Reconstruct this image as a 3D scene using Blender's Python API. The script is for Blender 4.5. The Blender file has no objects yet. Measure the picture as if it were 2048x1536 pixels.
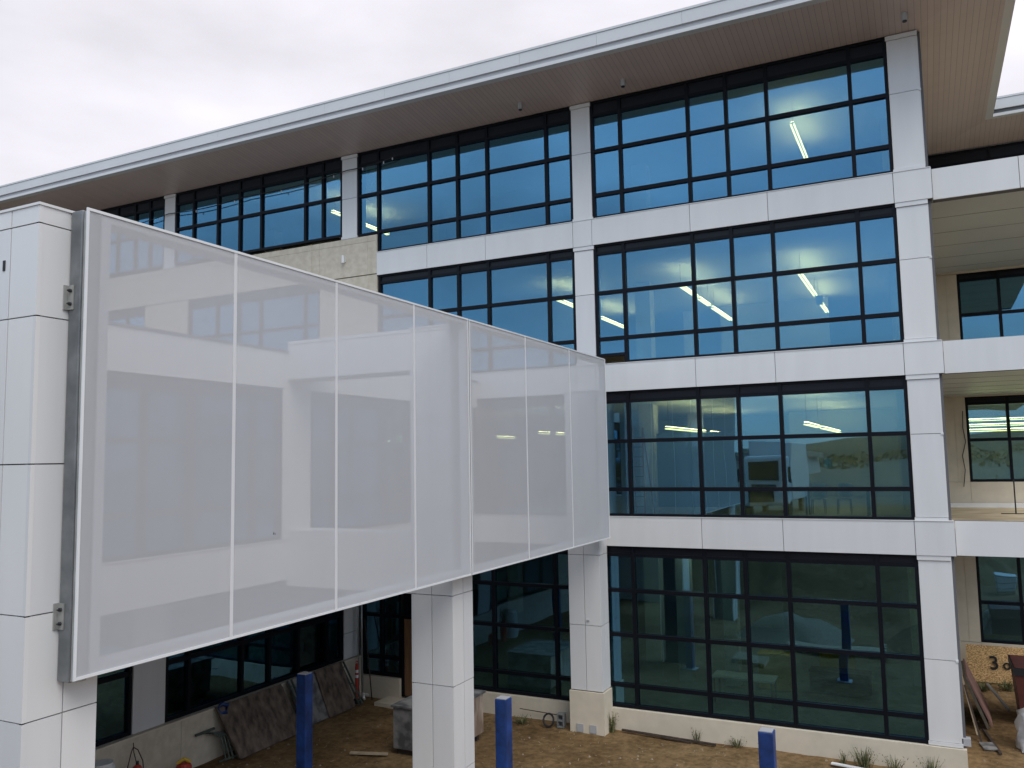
import bpy, bmesh, math, random
from mathutils import Vector, Matrix, noise
random.seed(7)
C = bpy.context.scene
COL = C.collection
R = math.radians

# ------------------------------------------------------------------ camera
# the camera stands at the origin; courtyard ground lies 7.75 m below it
cam = bpy.data.cameras.new('camera'); cam_o = bpy.data.objects.new('camera', cam); COL.objects.link(cam_o)
yaw, pitch, roll = 0.459909, 0.0923146, -0.0180061
fw = Vector((-math.sin(yaw)*math.cos(pitch), math.cos(yaw)*math.cos(pitch), math.sin(pitch)))
rt = Vector((math.cos(yaw), math.sin(yaw), 0)); up = rt.cross(fw)
r2 = math.cos(roll)*rt + math.sin(roll)*up; u2 = -math.sin(roll)*rt + math.cos(roll)*up
cam_o.matrix_world = Matrix(((r2.x, u2.x, -fw.x, 0), (r2.y, u2.y, -fw.y, 0), (r2.z, u2.z, -fw.z, 0), (0, 0, 0, 1)))
cam.sensor_fit = 'HORIZONTAL'; cam.sensor_width = 36; cam.lens = 1664.6*36/2048
cam.clip_start = 0.05; cam.clip_end = 3000
C.camera = cam_o

# ------------------------------------------------------------------ world, sun, exposure
SUN_EL, SUN_AZ = 52, 132          # azimuth measured clockwise from +Y
w = bpy.data.worlds.new('World'); C.world = w; w.use_nodes = True
nt = w.node_tree; N = nt.nodes; L = nt.links; N.clear()
out = N.new('ShaderNodeOutputWorld'); bg = N.new('ShaderNodeBackground'); bg.inputs['Strength'].default_value = 0.1
sky = N.new('ShaderNodeTexSky'); sky.sky_type = 'NISHITA'; sky.sun_disc = False
sky.sun_elevation = R(SUN_EL); sky.sun_rotation = R(SUN_AZ); sky.dust_density = 1.5
tc = N.new('ShaderNodeTexCoord')
mp = N.new('ShaderNodeMapping'); mp.inputs['Scale'].default_value = (1, 1, 2.6); mp.inputs['Location'].default_value = (3.1, .4, 1.7)
n1 = N.new('ShaderNodeTexNoise'); n1.inputs['Scale'].default_value = 2.1; n1.inputs['Detail'].default_value = 7; n1.inputs['Roughness'].default_value = .55
n2 = N.new('ShaderNodeTexNoise'); n2.inputs['Scale'].default_value = 1.9; n2.inputs['Detail'].default_value = 7
L.new(tc.outputs['Generated'], mp.inputs['Vector']); L.new(mp.outputs[0], n1.inputs['Vector']); L.new(mp.outputs[0], n2.inputs['Vector'])
sep = N.new('ShaderNodeSeparateXYZ'); L.new(tc.outputs['Generated'], sep.inputs[0])
# the cloud deck is thick and bright over the building, broken and darker behind the camera
am = N.new('ShaderNodeMath'); am.operation = 'MULTIPLY_ADD'; am.inputs[1].default_value = .55; am.inputs[2].default_value = .42
L.new(sep.outputs['Y'], am.inputs[0])
ad = N.new('ShaderNodeMath'); ad.operation = 'ADD'; L.new(am.outputs[0], ad.inputs[0]); L.new(n1.outputs['Fac'], ad.inputs[1])
cov = N.new('ShaderNodeMapRange'); cov.inputs['From Min'].default_value = .22; cov.inputs['From Max'].default_value = .70
cov.inputs['To Min'].default_value = .42; cov.inputs['To Max'].default_value = 1.0; L.new(ad.outputs[0], cov.inputs['Value'])
lum = N.new('ShaderNodeMapRange'); lum.inputs['From Min'].default_value = -.5; lum.inputs['From Max'].default_value = .5
lum.inputs['To Min'].default_value = 0; lum.inputs['To Max'].default_value = 1
L.new(sep.outputs['Y'], lum.inputs['Value'])
mixc = N.new('ShaderNodeMix'); mixc.data_type = 'RGBA'
mixc.inputs['A'].default_value = (4.0, 4.9, 6.2, 1); mixc.inputs['B'].default_value = (4.7, 4.58, 4.95, 1)
L.new(lum.outputs[0], mixc.inputs['Factor'])
mul = N.new('ShaderNodeMix'); mul.data_type = 'RGBA'; mul.blend_type = 'MULTIPLY'; mul.inputs['Factor'].default_value = .9
vr = N.new('ShaderNodeMapRange'); vr.inputs['From Min'].default_value = .3; vr.inputs['From Max'].default_value = .62; vr.inputs['To Min'].default_value = .42; vr.inputs['To Max'].default_value = 1.3
cf = N.new('ShaderNodeMapRange'); cf.inputs['From Min'].default_value = -.6; cf.inputs['From Max'].default_value = .4; cf.inputs['To Min'].default_value = 1; cf.inputs['To Max'].default_value = .42
L.new(sep.outputs['Y'], cf.inputs['Value']); L.new(cf.outputs[0], mul.inputs['Factor'])
L.new(n2.outputs['Fac'], vr.inputs['Value']); L.new(mixc.outputs['Result'], mul.inputs['A']); L.new(vr.outputs[0], mul.inputs['B'])
mx = N.new('ShaderNodeMix'); mx.data_type = 'RGBA'
L.new(cov.outputs[0], mx.inputs['Factor']); L.new(sky.outputs[0], mx.inputs['A']); L.new(mul.outputs['Result'], mx.inputs['B'])
L.new(mx.outputs['Result'], bg.inputs['Color']); L.new(bg.outputs[0], out.inputs[0])

sun = bpy.data.lights.new('sun', 'SUN'); sun.energy = 1.1; sun.angle = R(40); sun.color = (1, .96, .9)
so = bpy.data.objects.new('sun', sun); COL.objects.link(so)
sd = Vector((math.sin(R(SUN_AZ))*math.cos(R(SUN_EL)), math.cos(R(SUN_AZ))*math.cos(R(SUN_EL)), math.sin(R(SUN_EL))))
so.rotation_euler = sd.to_track_quat('Z', 'Y').to_euler()
C.view_settings.view_transform = 'Standard'; C.view_settings.look = 'None'
C.view_settings.exposure = 1.0; C.view_settings.gamma = 1
C.cycles.max_bounces = 10; C.cycles.transparent_max_bounces = 16; C.cycles.glossy_bounces = 4

# ------------------------------------------------------------------ materials
def mat(name, col, rough=.6, metal=0, var=.06, vscale=1.5, spec=.5, bump=0, bscale=20, col2=None, c2=(.45, .6), detail=6, stretch=(1, 1, 1)):
    m = bpy.data.materials.new(name); m.use_nodes = True; t = m.node_tree; n = t.nodes; b = n['Principled BSDF']
    b.inputs['Roughness'].default_value = rough; b.inputs['Metallic'].default_value = metal; b.inputs['Specular IOR Level'].default_value = spec
    g = n.new('ShaderNodeTexCoord'); mpp = n.new('ShaderNodeMapping'); mpp.inputs['Scale'].default_value = stretch
    t.links.new(g.outputs['Object'], mpp.inputs[0])
    no = n.new('ShaderNodeTexNoise'); no.inputs['Scale'].default_value = vscale; no.inputs['Detail'].default_value = detail
    t.links.new(mpp.outputs[0], no.inputs['Vector'])
    rp = n.new('ShaderNodeValToRGB')
    lo = [max(0, c*(1-var)) for c in col]; hi = [min(1, c*(1+var)) for c in (col2 or col)]
    rp.color_ramp.elements[0].position = c2[0] if col2 else .3; rp.color_ramp.elements[1].position = c2[1] if col2 else .7
    rp.color_ramp.elements[0].color = (*lo, 1); rp.color_ramp.elements[1].color = (*hi, 1)
    t.links.new(no.outputs['Fac'], rp.inputs[0]); t.links.new(rp.outputs[0], b.inputs['Base Color'])
    if bump:
        nb = n.new('ShaderNodeTexNoise'); nb.inputs['Scale'].default_value = bscale; nb.inputs['Detail'].default_value = 5
        t.links.new(mpp.outputs[0], nb.inputs['Vector'])
        bp = n.new('ShaderNodeBump'); bp.inputs['Strength'].default_value = bump; bp.inputs['Distance'].default_value = .02
        t.links.new(nb.outputs['Fac'], bp.inputs['Height']); t.links.new(bp.outputs[0], b.inputs['Normal'])
    return m

M = {}
M['panel'] = mat('white_panel', (.625, .62, .615), .42, var=.03, vscale=1.1, bump=.06, bscale=1.2, stretch=(2.2, 2.2, .35))
M['panel_b'] = mat('white_panel_second_batch', (.60, .598, .60), .38, var=.03, vscale=1.3, bump=.06, bscale=1.0, stretch=(2.6, 2.6, .3))
M['panel_c'] = mat('white_panel_third_batch', (.645, .637, .628), .46, var=.03, vscale=1.2, bump=.06, bscale=1.4, stretch=(2, 2, .4))
M['gap'] = mat('panel_joint', (.10, .10, .11), .8)
M['frame'] = mat('dark_aluminium', (.0045, .0055, .009), .5, var=.15, spec=.14)
M['spandrel'] = mat('dark_spandrel', (.009, .010, .015), .4, var=.1, spec=.2)
M['fascia'] = mat('roof_panel', (.54, .545, .55), .4, var=.03, vscale=.6)
M['trim'] = mat('grey_trim', (.36, .36, .37), .5)
M['stone'] = mat('cream_precast', (.50, .44, .345), .85, var=.03, vscale=5, col2=(.56, .50, .405), c2=(.36, .66), bump=.04, bscale=60)
M['stone_smooth'] = mat('smooth_precast', (.57, .505, .40), .85, var=.06, vscale=3, bump=.06, bscale=60)
M['deck'] = mat('stained_deck', (.38, .28, .155), .75, var=.2, vscale=2.2, col2=(.55, .46, .33), c2=(.35, .65), stretch=(.5, 3, 1))
M['ceiling'] = mat('ceiling', (.72, .73, .73), .8, var=.03)
M['balcony_soffit'] = mat('balcony_soffit', (.45, .47, .46), .4, var=.06, vscale=.4)
M['floor'] = mat('polished_floor', (.20, .21, .21), .35, var=.15)
M['inwall'] = mat('interior_wall', (.42, .43, .43), .8, var=.05)
M['bluewall'] = mat('blue_wall', (.10, .17, .28), .7, var=.08)
M['incol'] = mat('interior_column', (.6, .6, .6), .7)
M['galv'] = mat('galvanized_steel', (.17, .18, .185), .5, metal=.6, var=.08, vscale=3.5, col2=(.225, .232, .236), c2=(.36, .66))
M['galv_pale'] = mat('pale_galvanized', (.36, .36, .34), .5, metal=.5, var=.2, vscale=5)
M['bolt'] = mat('bolt_steel', (.05, .05, .055), .5, metal=.6)
M['blue'] = mat('blue_paint', (.005, .028, .125), .42, var=.25, vscale=4, col2=(.009, .042, .18), c2=(.35, .7), bump=.1, bscale=14)
M['ply'] = mat('stained_plywood', (.060, .042, .033), .85, var=.25, vscale=3.5, col2=(.155, .115, .088), c2=(.34, .70), stretch=(1, 1.5, .9), bump=.12, bscale=30)
M['plyedge'] = mat('board_edge', (.10, .085, .06), .9, var=.3, vscale=8)
M['greyboard'] = mat('grey_board', (.115, .115, .115), .85, var=.25, vscale=3, col2=(.20, .19, .18), c2=(.4, .6))
M['tanply'] = mat('tan_plywood', (.30, .21, .15), .85, var=.25, vscale=3, col2=(.40, .33, .27), c2=(.4, .62), stretch=(1, 1, .3))
M['osb'] = mat('osb', (.36, .20, .075), .85, var=.25, vscale=34, col2=(.60, .40, .19), c2=(.4, .6), stretch=(.6, 1, 1.5))
M['redply'] = mat('red_plywood', (.23, .12, .095), .8, var=.2, vscale=4)
M['timber'] = mat('timber', (.42, .33, .22), .85, var=.2, vscale=6)
M['door'] = mat('brown_door', (.20, .105, .05), .6, var=.3, vscale=2.5, stretch=(5, 5, .5))
M['cinder'] = mat('cinder_block', (.17, .175, .17), .95, var=.2, vscale=9, bump=.4, bscale=70)
M['rust'] = mat('rusty_steel', (.045, .03, .022), .8, var=.4, vscale=9)
M['red'] = mat('red_plastic', (.42, .035, .02), .5, var=.12)
M['darkred'] = mat('dark_red_steel', (.085, .02, .014), .6, var=.25, vscale=3)
M['white'] = mat('white_plastic', (.7, .7, .69), .45, var=.05)
M['yellow'] = mat('yellow_plastic', (.60, .38, .03), .5, var=.1)
M['black'] = mat('black_rubber', (.010, .010, .012), .7)
M['tarp'] = mat('white_tarp', (.50, .50, .52), .6, var=.15, vscale=5, bump=.5, bscale=9)
M['pvc'] = mat('pvc_pipe', (.62, .60, .55), .5, var=.1)
M['conduit'] = mat('conduit', (.40, .41, .42), .35, metal=.7, var=.15)
M['greenmetal'] = mat('green_frame_steel', (.055, .075, .06), .6, var=.3, vscale=8)
M['grass'] = mat('grass_blade', (.055, .075, .022), .7, var=.3, vscale=12, col2=(.13, .125, .05), c2=(.4, .65))
M['pebble'] = mat('pale_stone', (.24, .19, .13), .9, var=.3, vscale=15)
M['straw'] = mat('straw', (.26, .19, .11), .9, var=.3, vscale=12)
M['leaf'] = mat('tree_leaf', (.018, .028, .012), .8, var=.4, vscale=3)
M['bark'] = mat('bark', (.08, .06, .045), .9, var=.3)
M['hill'] = mat('hill_grass', (.05, .052, .034), .95, var=.3, vscale=.02)
M['truckwhite'] = mat('truck_white', (.72, .72, .72), .35, var=.03)
M['orange'] = mat('orange_fibreglass', (.55, .16, .05), .5, var=.1)
M['paint_mark'] = mat('black_marker', (.012, .012, .012), .8)
M['wall_pale'] = mat('warehouse_wall', (.45, .45, .44), .7, var=.1)
M['roofdark'] = mat('warehouse_roof', (.16, .17, .18), .6, var=.1)

def emis(name, col, s):
    m = bpy.data.materials.new(name); m.use_nodes = True; n = m.node_tree.nodes; n.clear()
    e = n.new('ShaderNodeEmission'); e.inputs[0].default_value = (*col, 1); e.inputs[1].default_value = s
    o = n.new('ShaderNodeOutputMaterial'); m.node_tree.links.new(e.outputs[0], o.inputs[0]); return m
M['lamp'] = emis('lamp_diffuser', (1, .76, .34), 4)
M['fill_cool'] = emis('added_cool_fill', (.85, 1, .88), 5)  # glow of the added lamps that brighten the ground storey
M['uplight'] = emis('lamp_uplight', (1, .72, .32), 22)
M['bulb'] = mat('bulb_glass', (.55, .57, .6), .2)

def soffit_mat():
    m = bpy.data.materials.new('wood_look_soffit'); m.use_nodes = True; t = m.node_tree; n = t.nodes; b = n['Principled BSDF']
    g = n.new('ShaderNodeTexCoord'); s = n.new('ShaderNodeSeparateXYZ'); t.links.new(g.outputs['Object'], s.inputs[0])
    # boards run across the front eave, and turn along the mitre at the corner
    ax = n.new('ShaderNodeMath'); ax.operation = 'SUBTRACT'; ax.inputs[1].default_value = .35; t.links.new(s.outputs['X'], ax.inputs[0])
    ay = n.new('ShaderNodeMath'); ay.operation = 'SUBTRACT'; ay.inputs[0].default_value = 23.6; t.links.new(s.outputs['Y'], ay.inputs[1])
    gt = n.new('ShaderNodeMath'); gt.operation = 'GREATER_THAN'; t.links.new(ax.outputs[0], gt.inputs[0]); t.links.new(ay.outputs[0], gt.inputs[1])
    mxx = n.new('ShaderNodeMix'); mxx.data_type = 'FLOAT'; t.links.new(gt.outputs[0], mxx.inputs['Factor'])
    t.links.new(s.outputs['X'], mxx.inputs['A']); t.links.new(s.outputs['Y'], mxx.inputs['B'])
    k = n.new('ShaderNodeMath'); k.operation = 'MULTIPLY'; k.inputs[1].default_value = 1/.152; t.links.new(mxx.outputs[0], k.inputs[0])
    fr = n.new('ShaderNodeMath'); fr.operation = 'FRACT'; t.links.new(k.outputs[0], fr.inputs[0])
    fl = n.new('ShaderNodeMath'); fl.operation = 'FLOOR'; t.links.new(k.outputs[0], fl.inputs[0])
    wn = n.new('ShaderNodeTexWhiteNoise'); wn.noise_dimensions = '1D'; t.links.new(fl.outputs[0], wn.inputs['W'])
    gap = n.new('ShaderNodeMath'); gap.operation = 'LESS_THAN'; gap.inputs[1].default_value = .06; t.links.new(fr.outputs[0], gap.inputs[0])
    no = n.new('ShaderNodeTexNoise'); no.inputs['Scale'].default_value = 2; no.inputs['Detail'].default_value = 5; t.links.new(g.outputs['Object'], no.inputs['Vector'])
    av = n.new('ShaderNodeMath'); av.operation = 'MULTIPLY_ADD'; av.inputs[1].default_value = .55; t.links.new(wn.outputs['Value'], av.inputs[0]); t.links.new(no.outputs['Fac'], av.inputs[2])
    rp = n.new('ShaderNodeValToRGB'); rp.color_ramp.elements[0].position = .3; rp.color_ramp.elements[1].position = 1.0
    rp.color_ramp.elements[0].color = (.455, .372, .342, 1); rp.color_ramp.elements[1].color = (.505, .414, .378, 1)
    t.links.new(av.outputs[0], rp.inputs[0])
    m2 = n.new('ShaderNodeMix'); m2.data_type = 'RGBA'; t.links.new(gap.outputs[0], m2.inputs['Factor']); t.links.new(rp.outputs[0], m2.inputs['A']); m2.inputs['B'].default_value = (.24, .19, .175, 1)
    t.links.new(m2.outputs['Result'], b.inputs['Base Color']); b.inputs['Roughness'].default_value = .36
    return m
M['soffit'] = soffit_mat()

def glass_mat():
    m = bpy.data.materials.new('coated_glass'); m.use_nodes = True; t = m.node_tree; n = t.nodes; n.clear()
    tr = n.new('ShaderNodeBsdfTransparent'); tr.inputs[0].default_value = (.50, .62, .585, 1)
    gl = n.new('ShaderNodeBsdfGlossy'); gl.inputs['Roughness'].default_value = .004; gl.inputs['Color'].default_value = (.28, .655, 1.0, 1)
    g = n.new('ShaderNodeTexCoord'); no = n.new('ShaderNodeTexNoise'); no.inputs['Scale'].default_value = .55; no.inputs['Detail'].default_value = 1
    t.links.new(g.outputs['Object'], no.inputs['Vector'])
    bp = n.new('ShaderNodeBump'); bp.inputs['Strength'].default_value = .25; bp.inputs['Distance'].default_value = .03; t.links.new(no.outputs['Fac'], bp.inputs['Height'])
    t.links.new(bp.outputs[0], gl.inputs['Normal'])
    lw = n.new('ShaderNodeLayerWeight'); lw.inputs['Blend'].default_value = .5
    pw = n.new('ShaderNodeMath'); pw.operation = 'POWER'; pw.inputs[1].default_value = 4; t.links.new(lw.outputs['Facing'], pw.inputs[0])
    ma = n.new('ShaderNodeMath'); ma.operation = 'MULTIPLY_ADD'; ma.inputs[1].default_value = .8; ma.inputs[2].default_value = .225; ma.use_clamp = True
    t.links.new(pw.outputs[0], ma.inputs[0])
    mi = n.new('ShaderNodeMixShader'); o = n.new('ShaderNodeOutputMaterial')
    t.links.new(ma.outputs[0], mi.inputs[0]); t.links.new(tr.outputs[0], mi.inputs[1]); t.links.new(gl.outputs[0], mi.inputs[2]); t.links.new(mi.outputs[0], o.inputs[0])
    return m
M['glass'] = glass_mat()

def mesh_mat(name, through, col):
    m = bpy.data.materials.new(name); m.use_nodes = True; t = m.node_tree; n = t.nodes; n.clear()
    tr = n.new('ShaderNodeBsdfTransparent'); df = n.new('ShaderNodeBsdfDiffuse'); tl = n.new('ShaderNodeBsdfTranslucent')
    df.inputs[0].default_value = (*col, 1); tl.inputs[0].default_value = (*col, 1)
    a = n.new('ShaderNodeMixShader'); a.inputs[0].default_value = .22; t.links.new(df.outputs[0], a.inputs[1]); t.links.new(tl.outputs[0], a.inputs[2])
    g = n.new('ShaderNodeTexCoord'); no = n.new('ShaderNodeTexNoise'); no.inputs['Scale'].default_value = .9; no.inputs['Detail'].default_value = 4
    t.links.new(g.outputs['Object'], no.inputs['Vector'])
    mr = n.new('ShaderNodeMapRange'); mr.inputs['To Min'].default_value = 1-through-.03; mr.inputs['To Max'].default_value = 1-through+.03
    t.links.new(no.outputs['Fac'], mr.inputs['Value'])
    mi = n.new('ShaderNodeMixShader'); o = n.new('ShaderNodeOutputMaterial')
    t.links.new(mr.outputs[0], mi.inputs[0]); t.links.new(tr.outputs[0], mi.inputs[1]); t.links.new(a.outputs[0], mi.inputs[2]); t.links.new(mi.outputs[0], o.inputs[0])
    return m
M['mesh'] = mesh_mat('white_mesh_fabric', .495, (.635, .64, .665))
M['seam'] = mesh_mat('mesh_seam', .03, (.74, .74, .76))
M['seamtop'] = mat('white_frame', (.66, .67, .68), .45, var=.04)

def dirt_mat():
    m = bpy.data.materials.new('dirt'); m.use_nodes = True; t = m.node_tree; n = t.nodes; b = n['Principled BSDF']; b.inputs['Roughness'].default_value = .95; b.inputs['Specular IOR Level'].default_value = .15
    g = n.new('ShaderNodeTexCoord')
    def noi(s, d, st=(1, 1, 1)):
        q = n.new('ShaderNodeMapping'); q.inputs['Scale'].default_value = st; t.links.new(g.outputs['Object'], q.inputs[0])
        x = n.new('ShaderNodeTexNoise'); x.inputs['Scale'].default_value = s; x.inputs['Detail'].default_value = d; x.inputs['Roughness'].default_value = .62; t.links.new(q.outputs[0], x.inputs['Vector']); return x
    a = noi(.35, 8); c = noi(6, 8); d = noi(26, 4)
    rp = n.new('ShaderNodeValToRGB'); e = rp.color_ramp.elements; e[0].position = .32; e[0].color = (.112, .068, .029, 1); e[1].position = .68; e[1].color = (.265, .178, .092, 1)
    t.links.new(a.outputs['Fac'], rp.inputs[0])
    r2_ = n.new('ShaderNodeValToRGB'); e = r2_.color_ramp.elements; e[0].position = .35; e[0].color = (.58, .55, .52, 1); e[1].position = .66; e[1].color = (1.25, 1.22, 1.18, 1); t.links.new(c.outputs['Fac'], r2_.inputs[0])
    mm = n.new('ShaderNodeMix'); mm.data_type = 'RGBA'; mm.blend_type = 'MULTIPLY'; mm.inputs['Factor'].default_value = .85; t.links.new(rp.outputs[0], mm.inputs['A']); t.links.new(r2_.outputs[0], mm.inputs['B'])
    r3 = n.new('ShaderNodeValToRGB'); e = r3.color_ramp.elements; e[0].position = .66; e[0].color = (0, 0, 0, 1); e[1].position = .74; e[1].color = (1, 1, 1, 1); t.links.new(d.outputs['Fac'], r3.inputs[0])
    m3 = n.new('ShaderNodeMix'); m3.data_type = 'RGBA'; t.links.new(r3.outputs[0], m3.inputs['Factor']); t.links.new(mm.outputs['Result'], m3.inputs['A']); m3.inputs['B'].default_value = (.27, .20, .12, 1)
    # pale gravel pad outside the unpaved courtyard
    sx = n.new('ShaderNodeSeparateXYZ'); t.links.new(g.outputs['Object'], sx.inputs[0])
    wob = n.new('ShaderNodeMath'); wob.operation = 'MULTIPLY_ADD'; wob.inputs[1].default_value = 3; t.links.new(a.outputs['Fac'], wob.inputs[0]); t.links.new(sx.outputs['Y'], wob.inputs[2])
    p1 = n.new('ShaderNodeMapRange'); p1.inputs['From Min'].default_value = -12; p1.inputs['From Max'].default_value = -17; t.links.new(wob.outputs[0], p1.inputs['Value'])
    p2 = n.new('ShaderNodeMapRange'); p2.inputs['From Min'].default_value = 8; p2.inputs['From Max'].default_value = 11; t.links.new(sx.outputs['X'], p2.inputs['Value'])
    pm = n.new('ShaderNodeMath'); pm.operation = 'MAXIMUM'; t.links.new(p1.outputs[0], pm.inputs[0]); t.links.new(p2.outputs[0], pm.inputs[1])
    gr = n.new('ShaderNodeValToRGB'); e = gr.color_ramp.elements; e[0].position = .35; e[0].color = (.11, .105, .085, 1); e[1].position = .65; e[1].color = (.21, .20, .165, 1); t.links.new(c.outputs['Fac'], gr.inputs[0])
    m4 = n.new('ShaderNodeMix'); m4.data_type = 'RGBA'; t.links.new(pm.outputs[0], m4.inputs['Factor']); t.links.new(m3.outputs['Result'], m4.inputs['A']); t.links.new(gr.outputs[0], m4.inputs['B'])
    t.links.new(m4.outputs['Result'], b.inputs['Base Color'])
    bp = n.new('ShaderNodeBump'); bp.inputs['Strength'].default_value = .7; bp.inputs['Distance'].default_value = .05; t.links.new(c.outputs['Fac'], bp.inputs['Height']); t.links.new(bp.outputs[0], b.inputs['Normal'])
    return m
M['dirt'] = dirt_mat()

# ------------------------------------------------------------------ mesh helpers
class MB:
    def __init__(s): s.v = []; s.f = []; s.mi = []
    def box(s, x0, x1, y0, y1, z0, z1, m=0):
        x0, x1 = min(x0, x1), max(x0, x1); y0, y1 = min(y0, y1), max(y0, y1); z0, z1 = min(z0, z1), max(z0, z1)
        i = len(s.v)
        s.v += [(x0, y0, z0), (x1, y0, z0), (x1, y1, z0), (x0, y1, z0), (x0, y0, z1), (x1, y0, z1), (x1, y1, z1), (x0, y1, z1)]
        for q in ((0, 3, 2, 1), (4, 5, 6, 7), (0, 1, 5, 4), (1, 2, 6, 5), (2, 3, 7, 6), (3, 0, 4, 7)):
            s.f.append(tuple(i+k for k in q)); s.mi.append(m)
        return s
    def obox(s, c, ax, ay, az, m=0):     # centre, three half-axes as vectors
        i = len(s.v); c = Vector(c); ax, ay, az = Vector(ax), Vector(ay), Vector(az)
        if ax.cross(ay).dot(az) < 0: ax = -ax
        for sz in (-1, 1):
            for sx, sy in ((-1, -1), (1, -1), (1, 1), (-1, 1)):
                s.v.append(tuple(c+sx*ax+sy*ay+sz*az))
        for q in ((0, 3, 2, 1), (4, 5, 6, 7), (0, 1, 5, 4), (1, 2, 6, 5), (2, 3, 7, 6), (3, 0, 4, 7)):
            s.f.append(tuple(i+k for k in q)); s.mi.append(m)
        return s
    def bar(s, a, b, wd, th, m=0, upv=(0, 0, 1)):
        a, b = Vector(a), Vector(b); d = b-a; u = Vector(upv)
        if abs(d.normalized().dot(u)) > .95: u = Vector((1, 0, 0))
        x = d.cross(u).normalized(); y = x.cross(d).normalized()
        return s.obox((a+b)/2, x*wd/2, y*th/2, d/2, m)
    def tube(s, pts, r, n=8, m=0, cap=True):
        pts = [Vector(p) for p in pts]; rings = []
        rr = r if isinstance(r, (list, tuple)) else [r]*len(pts)
        ref = Vector((0, 0, 1))
        for k, p in enumerate(pts):
            d = (pts[min(k+1, len(pts)-1)]-pts[max(k-1, 0)]).normalized()
            u = ref if abs(d.dot(ref)) < .95 else Vector((1, 0, 0))
            x = d.cross(u).normalized(); y = x.cross(d).normalized()
            i = len(s.v)
            for j in range(n):
                a = 2*math.pi*j/n; s.v.append(tuple(p+rr[k]*(math.cos(a)*x+math.sin(a)*y)))
            rings.append(i)
        for a, b in zip(rings, rings[1:]):
            for j in range(n):
                s.f.append((a+j, a+(j+1) % n, b+(j+1) % n, b+j)); s.mi.append(m)
        if cap:
            s.f.append(tuple(rings[0]+j for j in reversed(range(n)))); s.mi.append(m)
            s.f.append(tuple(rings[-1]+j for j in range(n))); s.mi.append(m)
        return s
    def poly(s, pts, z0, z1, m=0):        # vertical prism of an xy outline (counter-clockwise)
        i = len(s.v); n = len(pts)
        s.v += [(x, y, z0) for x, y in pts]+[(x, y, z1) for x, y in pts]
        s.f.append(tuple(i+k for k in reversed(range(n)))); s.f.append(tuple(i+n+k for k in range(n))); s.mi += [m, m]
        for k in range(n):
            s.f.append((i+k, i+(k+1) % n, i+n+(k+1) % n, i+n+k)); s.mi.append(m)
        return s
    def quad(s, pts, m=0):
        i = len(s.v); s.v += [tuple(p) for p in pts]; s.f.append(tuple(range(i, i+len(pts)))); s.mi.append(m); return s
    def build(s, name, mats, parent=None, smooth=False, bevel=0, world=False):
        mats = [mats] if not isinstance(mats, (list, tuple)) else mats
        org = Vector((0, 0, 0))
        p = parent
        while p is not None:
            org += p.location; p = p.parent
        me = bpy.data.meshes.new(name)
        if parent is None and not world:
            xs = [v[0] for v in s.v]; ys = [v[1] for v in s.v]; zs = [v[2] for v in s.v]
            org = Vector(((min(xs)+max(xs))/2, (min(ys)+max(ys))/2, min(zs)))
        me.from_pydata([tuple(Vector(v)-org) for v in s.v], [], s.f)
        for m in mats: me.materials.append(M[m])
        for p, k in zip(me.polygons, s.mi): p.material_index = k; p.use_smooth = smooth
        o = bpy.data.objects.new(name, me); COL.objects.link(o)
        if parent is not None: o.parent = parent
        else: o.location = org
        if bevel:
            b = o.modifiers.new('bevel', 'BEVEL'); b.width = bevel; b.segments = 2; b.limit_method = 'ANGLE'
        return o
def tag(o, label=None, cat=None, group=None, kind=None):
    if label: o['label'] = label
    if cat: o['category'] = cat
    if group: o['group'] = group
    if kind: o['kind'] = kind
    return o
def thing(name, loc, label, cat, group=None):
    o = bpy.data.objects.new(name, None); o.location = loc; COL.objects.link(o); o.empty_display_size = .2
    return tag(o, label, cat, group)
G = -7.75                                  # courtyard ground level

# ------------------------------------------------------------------ ground (one sheet to the horizon)
def axis(vals):
    o = []
    for a, b, st in vals:
        k = max(1, round((b-a)/st)); o += [a+(b-a)*i/k for i in range(k)]
    return o+[vals[-1][1]]
def smooth(a, b, x):
    t = min(1, max(0, (x-a)/(b-a))); return t*t*(3-2*t)
def gz(x, y):
    z = G + 4.4*(1-smooth(-1, 7, y))*smooth(-9, -7, x+max(0, -y)*2)      # the bank the photograph is taken from
    if -24 < x < 8 and 8 < y < 36:
        z += .035*noise.noise(Vector((x*.7, y*.7, 0))) + .018*noise.noise(Vector((x*2.3, y*2.3, 5)))
        z -= .02
    return z
xs = axis([(-900, -100, 80), (-100, -22, 6), (-22, 6, .28), (6, 30, 3), (30, 900, 80)])
ys = axis([(-900, -60, 60), (-60, -10, 4), (-10, 10, 1), (10, 35, .28), (35, 120, 9), (120, 900, 80)])
gm = MB(); gm.v = [(x, y, gz(x, y)) for y in ys for x in xs]
nx = len(xs)
for j in range(len(ys)-1):
    for i in range(nx-1):
        gm.f.append((j*nx+i, j*nx+i+1, (j+1)*nx+i+1, (j+1)*nx+i)); gm.mi.append(0)
g_o = gm.build('ground', 'dirt', smooth=True, world=True); tag(g_o, 'brown dirt ground strewn with straw and small stones', kind='structure')

# far hills behind the camera, seen mirrored in the glazing
hm = MB(); nh = 90; rows = 4
for k in range(nh+1):
    a = math.pi*(1.0+k/nh)           # the half circle at negative y
    for j in range(rows):
        rr = 330+j*70; h = [0, 10, 19, 0][j]*(1+.55*noise.noise(Vector((k*.11, j*.3, 0))))
        hm.v.append((rr*math.cos(a), rr*math.sin(a), G-1+h))
for k in range(nh):
    for j in range(rows-1):
        b = k*rows+j; hm.f.append((b, b+rows, b+rows+1, b+1)); hm.mi.append(0)
tag(hm.build('hills', 'hill', smooth=True), 'low grassy hills along the horizon', kind='structure')

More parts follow.
